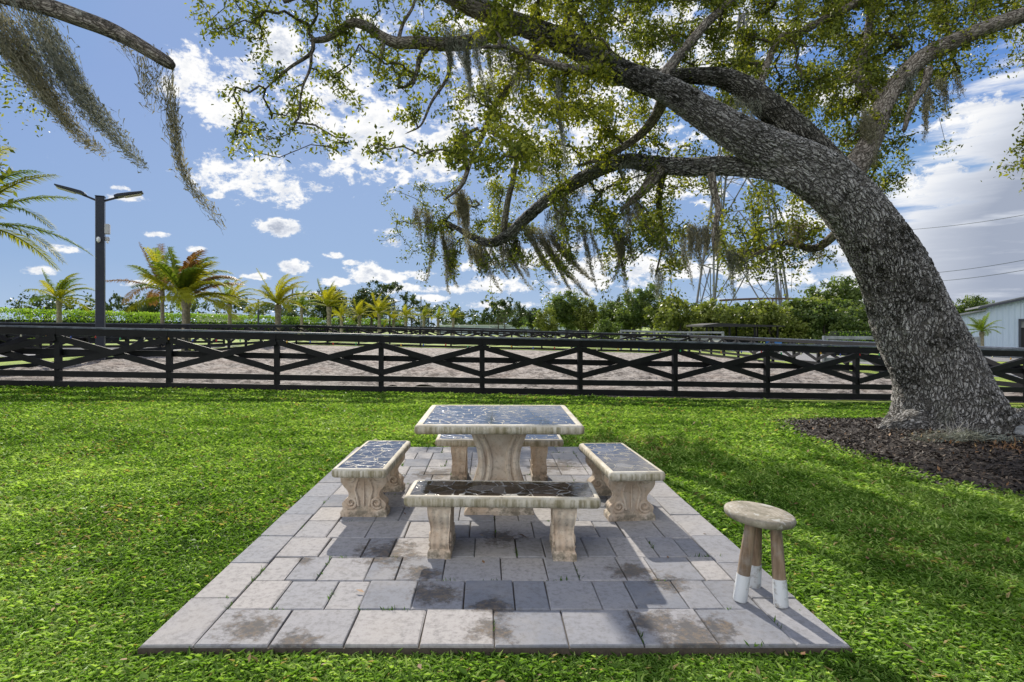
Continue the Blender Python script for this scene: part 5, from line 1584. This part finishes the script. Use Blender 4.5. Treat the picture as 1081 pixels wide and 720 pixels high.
moss('short moss strand farthest right under the leaf edge', line(1006, 76, 1014, 80, 8.75), 26, .42, 122, spread=.02)
moss('grey moss tuft on the dark arching upper limb', line(775, 100, 800, 108, 8.15), 50, .35, 123, mat='moss_grey')
moss('thin moss strings in the leaves above the low limb bend', line(560, 150, 575, 160, 10.3), 40, .85, 124, mat='moss_grey', spread=.05)
moss('moss strings under the left end of the high horizontal limb', line(305, 120, 345, 130, 8.2), 10, .55, 125, lean=(.5, 0), spread=.04)
moss('moss bits among the small leaves of the far left oak branch', line(262, 130, 285, 145, 8.2), 8, .5, 126, lean=(.6, 0), spread=.04)

# ------------------------------------------------------------------ second oak at the left, mostly outside the frame
LB = Vector((-8.2, 5.6, 0))
oak2 = empty('oak_tree', LB, 0, 'neighbouring oak whose bare broken limb juts in at the top left', 'tree')
O3 = np.array(LB)
keep_nodes = list(NODES)
limb('trunk', [(-8.2, 5.6, -.2, .5), (-8.2, 5.6, .6, .42), (-8.1, 5.5, 2, .36), (-7.9, 5.4, 3.2, .32), (-7.6, 5.3, 4.2, .28), (-7.3, 5.3, 5.2, .2), (-7.0, 5.4, 6.2, .1)], 40, .08, M['bark_limb'], grow=False, parent=oak2) if False else None
A_ = [(-8.2, 5.6, -.25, .52), (-8.2, 5.6, .5, .42), (-8.1, 5.5, 2, .36), (-7.9, 5.4, 3.2, .32), (-7.6, 5.3, 4.3, .27), (-7.3, 5.3, 5.4, .2), (-7.0, 5.4, 6.4, .1)]


def limb_world(name, lst, nseg, step, mat, parent):
    A = catmull(lst, step); path, rad = A[:, :3], A[:, 3]
    V, F, UV = tube_arrays(path, rad, nseg, lumps=.05)
    n = len(V); V = np.vstack([V, path[-1] + (path[-1] - path[-2]) * .6]); UV = np.vstack([UV, UV[-1]])
    faces = [tuple(f) for f in F.tolist()] + [(n - (nseg + 1) + k_, n - (nseg + 1) + k_ + 1, n) for k_ in range(nseg)]
    return link_mesh(name, V - np.array(parent.location), faces, mat, parent, smooth=True, uv=UV)


limb_world('trunk', A_, 40, .08, M['bark_limb'], oak2)
q = [px(x_, y_, Y_) for x_, y_, Y_ in ((-60, -25, 5.0), (0, -6, 4.9), (45, 6, 4.85), (80, 18, 4.8), (112, 30, 4.75), (138, 43, 4.7), (160, 56, 4.7), (176, 66, 4.7), (182, 70, 4.7))]
limb_world('limb', [(-7.9, 5.4, 3.4, .16), (-6.6, 5.2, 4.2, .13)] + [(p.x, p.y, p.z, r_) for p, r_ in zip(q, (.10, .078, .07, .066, .062, .056, .052, .048, .03))], 28, .035, M['bark_limb'], oak2)
for i_, lst in enumerate(([(-7.6, 5.3, 4.3, .12), (-8.5, 5.0, 5.2, .08), (-9.5, 4.8, 5.8, .03)], [(-7.3, 5.3, 5.2, .1), (-6.3, 6.0, 6.2, .07), (-5.6, 6.8, 6.8, .03)], [(-7.8, 5.4, 3.8, .1), (-7.8, 6.6, 4.6, .07), (-7.6, 7.8, 4.9, .03)])):
    limb_world('limb', lst, 16, .08, M['bark_limb'], oak2)
rg = np.random.default_rng(77); C = []
for (cx, cy, cz, rr_, n_) in ((-9.5, 4.8, 6.0, 1.0, 60), (-5.9, 6.6, 6.9, 1.0, 60), (-7.6, 7.8, 5.2, 1.0, 60), (-7.2, 5.4, 7.0, 1.1, 60), (-7.9, 5.2, 6.0, .9, 30)):
    kc = np.array([cx, cy, cz]) + rg.normal(size=(n_, 3)) * rr_ * .6
    C.append((kc[:, None, :] + rg.normal(size=(n_, 55, 3)) * .12).reshape(-1, 3))
# the sprig of leaves touching the left picture edge
sp_ = px(-6, 183, 5.2); C.append(np.array(sp_) + rg.normal(size=(90, 3)) * np.array([.05, .05, .09]))
C = np.concatenate(C); V, F = leaf_quads(C, .06, .48, rg)
link_mesh('crown', V - np.array(LB), F, M['oak_leaf'], oak2, attrs={'tone': np.repeat(rg.random(len(C)), 4)})
MB().tube([tuple(Vector((-6.6, 5.25, 4.15)) - LB), tuple(px(-60, 120, 5.2) - LB), tuple(px(-14, 170, 5.2) - LB), tuple(px(-4, 188, 5.2) - LB)], [.02, .012, .008, .003], 6).build('twig', M['twig'], oak2)

moss('moss beard hanging from the broken stub end of the low limb', line(655, 218, 672, 208, 8.68), 90, .55, 131)
moss('moss beard between the crooked hanging branch and the broken stub', line(690, 225, 700, 240, 9.4), 90, .75, 132)
moss('moss streamers in the leaf mass left of the low limb bend', line(435, 215, 458, 225, 12.0), 110, .95, 133)
moss('moss wisps under the leaf mass in the middle of the low limb', line(575, 222, 600, 208, 10.6), 90, .75, 134, mat='moss_grey')
moss('grey moss veil in front of the thick limb above picture centre', line(520, 40, 560, 52, 7.7), 110, .85, 135, mat='moss_grey', spread=.07)
moss('grey moss wisps under the long limb at the top right', line(945, 92, 965, 75, 8.8), 80, .4, 136, mat='moss_grey')

GL = 'spanish moss blown sideways on the left limb'


def stream(label, start, path_px, Y, n, seed, w0=.09, w1=.015, mat='moss', width=.0055):
    n = int(n * 2.4)
    """wind blown beard following a drawn course, strands of differing length around it"""
    rng = np.random.default_rng(seed)
    A = catmull([tuple(px(x_, y_, Y)) for x_, y_ in path_px], .04)
    V = []; F = []; tone = []; nA = len(A); roots = rng.normal(size=(16, 3)) * 1.0
    for s_ in range(n):
        st = int(rng.uniform(0, .35) * nA); en = int(nA * min(1, rng.uniform(.45, 1.08)))
        if en - st < 4: continue
        off0 = roots[rng.integers(len(roots))] * w0 + rng.normal(size=3) * w0 * .22; tn = rng.random(); wa = rng.normal(size=3) * .02; ph = rng.uniform(0, 6)
        a0 = rng.uniform(0, 2 * PI); sdv = np.array([math.cos(a0), math.sin(a0) * .6, math.sin(a0)])
        jit = np.zeros(3)
        for k_ in range(st, en):
            q_ = k_ / nA; sp = 1 - q_ + w1 / w0
            jit = jit * .8 + rng.normal(size=3) * .006
            p = A[k_] + off0 * sp + wa * math.sin(k_ * .35 + ph) + jit
            ww = width * (1.1 - .8 * (k_ - st) / (en - st))
            V += [p - sdv * ww / 2, p + sdv * ww / 2]; tone += [tn * .6 + .2] * 2
            if k_ > st:
                b0 = len(V) - 4; F.append((b0, b0 + 1, b0 + 3, b0 + 2))
            if rng.random() < .55:
                e = rng.normal(size=3); e /= np.linalg.norm(e); ln = rng.uniform(.012, .03)
                b0 = len(V); V += [p, p + e * ln + sdv * width * .4, p + e * ln * 1.6, p + e * ln - sdv * width * .3]; tone += [tn * .6 + .2] * 4; F.append((b0, b0 + 1, b0 + 2, b0 + 3))
    V = np.array(V); o0 = A[0]
    o = link_mesh('spanish_moss', V - o0, np.array(F), M[mat], attrs={'tone': np.array(tone)}, loc=tuple(o0)); tag(o, label, 'spanish moss', GL); return o


stream('upper of the two big windblown moss beards at the top left corner', None, [(12, -14), (32, 20), (58, 62), (88, 105), (118, 140), (152, 176)], 4.85, 85, 201, .075, mat='moss_grey')
stream('lower of the two big windblown moss beards at the top left corner', None, [(-30, -10), (-8, 30), (18, 62), (48, 102), (78, 140), (108, 162)], 4.8, 95, 202, .08)
stream('wispy moss between the two big windblown beards', None, [(0, -10), (22, 40), (50, 85), (75, 112), (100, 145)], 4.9, 40, 203, .07, .05)
stream('very long thin moss strand trailing from the broken limb end', None, [(177, 62), (178, 90), (181, 125), (187, 160), (197, 190), (215, 215), (237, 242)], 4.7, 26, 204, .028, .002)
stream('short moss tuft beside the broken limb end', None, [(158, 58), (157, 72), (160, 90), (163, 116)], 4.72, 22, 205, .028)
stream('thin dark moss twig hanging under the middle of the broken limb', None, [(124, 42), (135, 56), (148, 76)], 4.75, 7, 206, .014)

# ------------------------------------------------------------------ lawn
def in_patio(x, y, m=0.0): return (x > PX0 - m) & (x < PX1 + m) & (y > PY0 - m) & (y < PY1 + m)


def bed_r(x, y):
    """<1 inside the mulch bed"""
    dx, dy = np.abs(x - 7.2) / 3.0, np.abs(y - 7.1) / 2.75
    return (dx ** 3.2 + dy ** 3.2) ** (1 / 3.2) + .10 * (vnoise(x, y, 1.3, 12) - .5)


rg = np.random.default_rng(99)
NBL = 1100000
y = 2.05 + (13.6 - 2.05) * rg.random(NBL) ** 1.45
x = (rg.random(NBL) * 2 - 1) * (y * 1.02 + .7)
ok = ~in_patio(x, y, -.004) & (bed_r(x, y) > 1.0 - .05 * rg.random(NBL)) & (y < fence_y(x) - .12)
edge = in_patio(x, y, .03) & (rg.random(NBL) < .45)
ok &= ~edge
x, y = x[ok], y[ok]; n = len(x)
z = gz(x, y)
sz = (.030 + .0031 * (y - 2)) * (1 + .35 * rg.normal(size=n)).clip(.35, 2.2)
clump = vnoise(x, y, 2.3, 31) * .6 + vnoise(x, y, 7.0, 32) * .4
sz *= .7 + .6 * clump
azb = rg.random(n) * 2 * PI + 2.2 * vnoise(x, y, 4.1, 33)
tilt = (.45 + .85 * rg.random(n)); 
d = np.stack([np.cos(azb) * np.sin(tilt), np.sin(azb) * np.sin(tilt), np.cos(tilt)], 1)
d2 = np.stack([np.cos(azb) * np.sin(tilt + .75), np.sin(azb) * np.sin(tilt + .75), np.cos(tilt + .75)], 1)
sdv = np.stack([-np.sin(azb), np.cos(azb), np.zeros(n)], 1)
wd = sz * (.11 + .13 * rg.random(n)); big = rg.random(n) < .02; wd[big] *= 2.6
p0 = np.stack([x, y, z - .006], 1)
pm_ = p0 + d * (sz * .6)[:, None]; pe = pm_ + d2 * (sz * .55)[:, None]
V = np.stack([p0 - sdv * (wd * .3)[:, None], p0 + sdv * (wd * .3)[:, None], pm_ + sdv * (wd * .5)[:, None], pe, pm_ - sdv * (wd * .5)[:, None]], 1).reshape(-1, 3)
F = (np.arange(n) * 5)[:, None] + np.arange(5)[None, :]
tn = (-.06 + .50 * rg.random(n) ** 1.3 + .80 * (vnoise(x, y, .8, 34) * .45 + vnoise(x, y * 1.6, 3.0, 35) * .55)).clip(0, 1)
tn *= .97; tn[rg.random(n) < .03] = .97; tn[rg.random(n) < .025 + .10 * (vnoise(x, y, 1.1, 41) > .8)] = 1.0
g_ = link_mesh('lawn_grass', V, F, M['blade'], attrs={'tone': np.repeat(tn, 5)}); tag(g_, 'thick green lawn of broad bladed grass round the patio', None, None, 'stuff')

# tiny weeds and grass in the paving joints
jw = []
nsl = len(paver_corners)
for k_ in rg.integers(0, nsl, 110):
    x0_, x1_, y0_, y1_ = paver_corners[k_]; t_ = rg.random()
    for _ in range(rg.integers(4, 14)):
        if k_ % 2: jw.append((x0_ + (x1_ - x0_) * t_ + rg.normal() * .03, y0_))
        else: jw.append((x0_, y0_ + (y1_ - y0_) * t_ + rg.normal() * .03))
jw = np.array(jw); c = np.stack([jw[:, 0], jw[:, 1], np.full(len(jw), PZ - .008)], 1)
V, F = leaf_quads(c, .022, .22, rg, np.array([0, 0, .4]), droop=-1.4)
o = link_mesh('joint_weeds', V, F, M['blade'], attrs={'tone': np.repeat(.22 * rg.random(len(c)), 4)}); tag(o, 'tiny weeds growing in the paving joints', None, None, 'stuff')

# mulch bed: low mound and chips
xs = np.arange(3.6, 10.8, .12); ys = np.arange(4.0, 10.6, .12)
mz = lambda X, Y: gz(X, Y) + .075 * (1 - sstep(bed_r(X, Y), .72, 1.03)) + .02 * (vnoise(X, Y, 3, 6) - .5) + .004
sheet('mulch_bed', xs, ys, mz, M['soil'], lambda X, Y: bed_r(X, Y) < 1.03)
n = 42000
x = rg.uniform(3.8, 10.4, n); y = rg.uniform(4.1, 10.4, n); ok = bed_r(x, y) < 1.02 + .06 * rg.random(n); x, y = x[ok], y[ok]; n = len(x)
c = np.stack([x, y, mz(x, y) + .006 + .012 * rg.random(n)], 1)
a = rg.random(n) * 2 * PI; u = np.stack([np.cos(a), np.sin(a), rg.normal(size=n) * .35], 1) * (.012 + .022 * rg.random(n))[:, None]
w = np.stack([-np.sin(a), np.cos(a), rg.normal(size=n) * .5], 1) * (.005 + .007 * rg.random(n))[:, None]
V = np.stack([c - u - w, c + u - w * .6, c + u + w, c - u + w * .7], 1).reshape(-1, 3)
o = link_mesh('mulch_chips', V, np.arange(4 * n).reshape(-1, 4), M['chips'], attrs={'tone': np.repeat((.75 * rg.random(n) ** .9 + .3 * vnoise(x, y, 2, 7) * rg.random(n)).clip(0, 1), 4)})
tag(o, 'dark wood mulch chips spread round the oak foot', None, None, 'stuff')
# brown fallen leaves: on the bed, a few on patio and lawn
P_ = []
for (cx, cy, sx_, sy_, k_) in ((6.1, 6.55, .28, .12, 220), (5.9, 7.0, .5, .2, 120), (6.6, 6.6, .5, .3, 160), (5.2, 7.6, 1.0, .8, 120), (6.5, 6.3, 1.5, .8, 260)):
    q_ = np.stack([rg.normal(cx, sx_, k_), rg.normal(cy, sy_, k_)], 1); P_.append(q_[bed_r(q_[:, 0], q_[:, 1]) < 1.0])
P_ = np.concatenate(P_); c = np.stack([P_[:, 0], P_[:, 1], mz(P_[:, 0], P_[:, 1]) + .015], 1)
k_ = 26; lw = np.stack([rg.uniform(-6, 6, 420), 2.3 + 8 * rg.random(420) ** 1.3], 1); lw = lw[~in_patio(lw[:, 0], lw[:, 1], .05)]; lw = np.stack([lw[:, 0], lw[:, 1], gz(lw[:, 0], lw[:, 1]) + .03], 1)
c = np.concatenate([c, lw]); pp = np.stack([rg.uniform(PX0 + .1, PX1 - .1, k_), rg.uniform(PY0 + .1, PY1 - .1, k_), np.full(k_, PZ + .006)], 1)
c = np.concatenate([c, pp]); V, F = leaf_quads(c, .045, .4, rg, np.array([0, 0, 4.0])); V[:, 2] = np.maximum(V[:, 2], np.repeat(c[:, 2], 4) - .004)
o = link_mesh('fallen_leaves', V, F, M['dead_leaf'], attrs={'tone': np.repeat(rg.random(len(c)), 4)}); tag(o, 'brown fallen leaves on the mulch, paving and lawn', None, None, 'stuff')

# fallen moss heap with dead twigs against the trunk
rgm = np.random.default_rng(5); V = []; F = []; tone = []
for s_ in range(420):
    p = np.array([min(max(rgm.normal(5.78, .3), 5.2), 6.35), min(max(rgm.normal(7.02, .11), 6.8), 7.2), 0]); p[2] = mz(p[0], p[1]) + .01 + .10 * rgm.random() * math.exp(-((p[0] - 5.78) / .4) ** 2)
    a0 = rgm.random() * 2 * PI; tn = rgm.random()
    for k_ in range(8):
        w_ = .004; sdv = np.array([-math.sin(a0), math.cos(a0), .3])
        V += [p - sdv * w_, p + sdv * w_]; tone += [tn, tn]
        if k_: b0 = len(V) - 4; F.append((b0, b0 + 1, b0 + 3, b0 + 2))
        a0 += rgm.normal() * .5; p = p + np.array([math.cos(a0), math.sin(a0) * .5, rgm.normal() * .3]) * .035; p[2] = max(p[2], mz(p[0], p[1]) + .006)
mh = link_mesh('fallen_moss', np.array(V) - np.array([5.78, 7.0, 0]), np.array(F), M['moss_grey'], attrs={'tone': np.array(tone)}, loc=(5.78, 7.0, 0)); tag(mh, 'grey heap of fallen moss strands at the foot of the oak trunk', 'moss heap')
tg = MB(); rd = random.Random(9)
for s_ in range(16):
    p = Vector((5.72 + rd.uniform(-.22, .22), 7.08 + rd.uniform(-.04, .05), .08)); d = Vector((rd.uniform(-.5, .5), rd.uniform(-.1, .2), rd.uniform(.5, 1))); L = rd.uniform(.18, .45); pts = [p]
    for k_ in range(4): d = d + Vector((rd.uniform(-.35, .35), rd.uniform(-.2, .2), rd.uniform(-.3, .2))); pts.append(pts[-1] + d.normalized() * L / 4)
    tg.tube(pts, [.005, .004, .0035, .003, .0015], 5)
o = tg.build('dead_twigs', simple_mat('dead_twig', (.34, .32, .28), .9, .2, 20)); tag(o, 'tuft of dead pale twigs standing against the oak trunk', 'twigs')
# boulder
rk = bpy.data.meshes.new('boulder'); import bmesh
bm2 = bmesh.new(); bmesh.ops.create_icosphere(bm2, subdivisions=4, radius=1)
for v_ in bm2.verts:
    c_ = v_.co; k_ = 1 + .12 * math.sin(3 * c_.x + 1) * math.cos(2.3 * c_.y) + .05 * math.sin(7 * c_.z + 4 * c_.x); v_.co = Vector((c_.x * .24 * k_, c_.y * .17 * k_, max(c_.z, -.3) * .115 * k_))
for f_ in bm2.faces: f_.smooth = True
bm2.to_mesh(rk); bm2.free(); rk.materials.append(M['rock'])
o = bpy.data.objects.new('boulder', rk); COL.objects.link(o); o.location = (6.86, 7.3, .12); tag(o, 'smooth grey boulder on the mulch at the right picture edge', 'boulder')
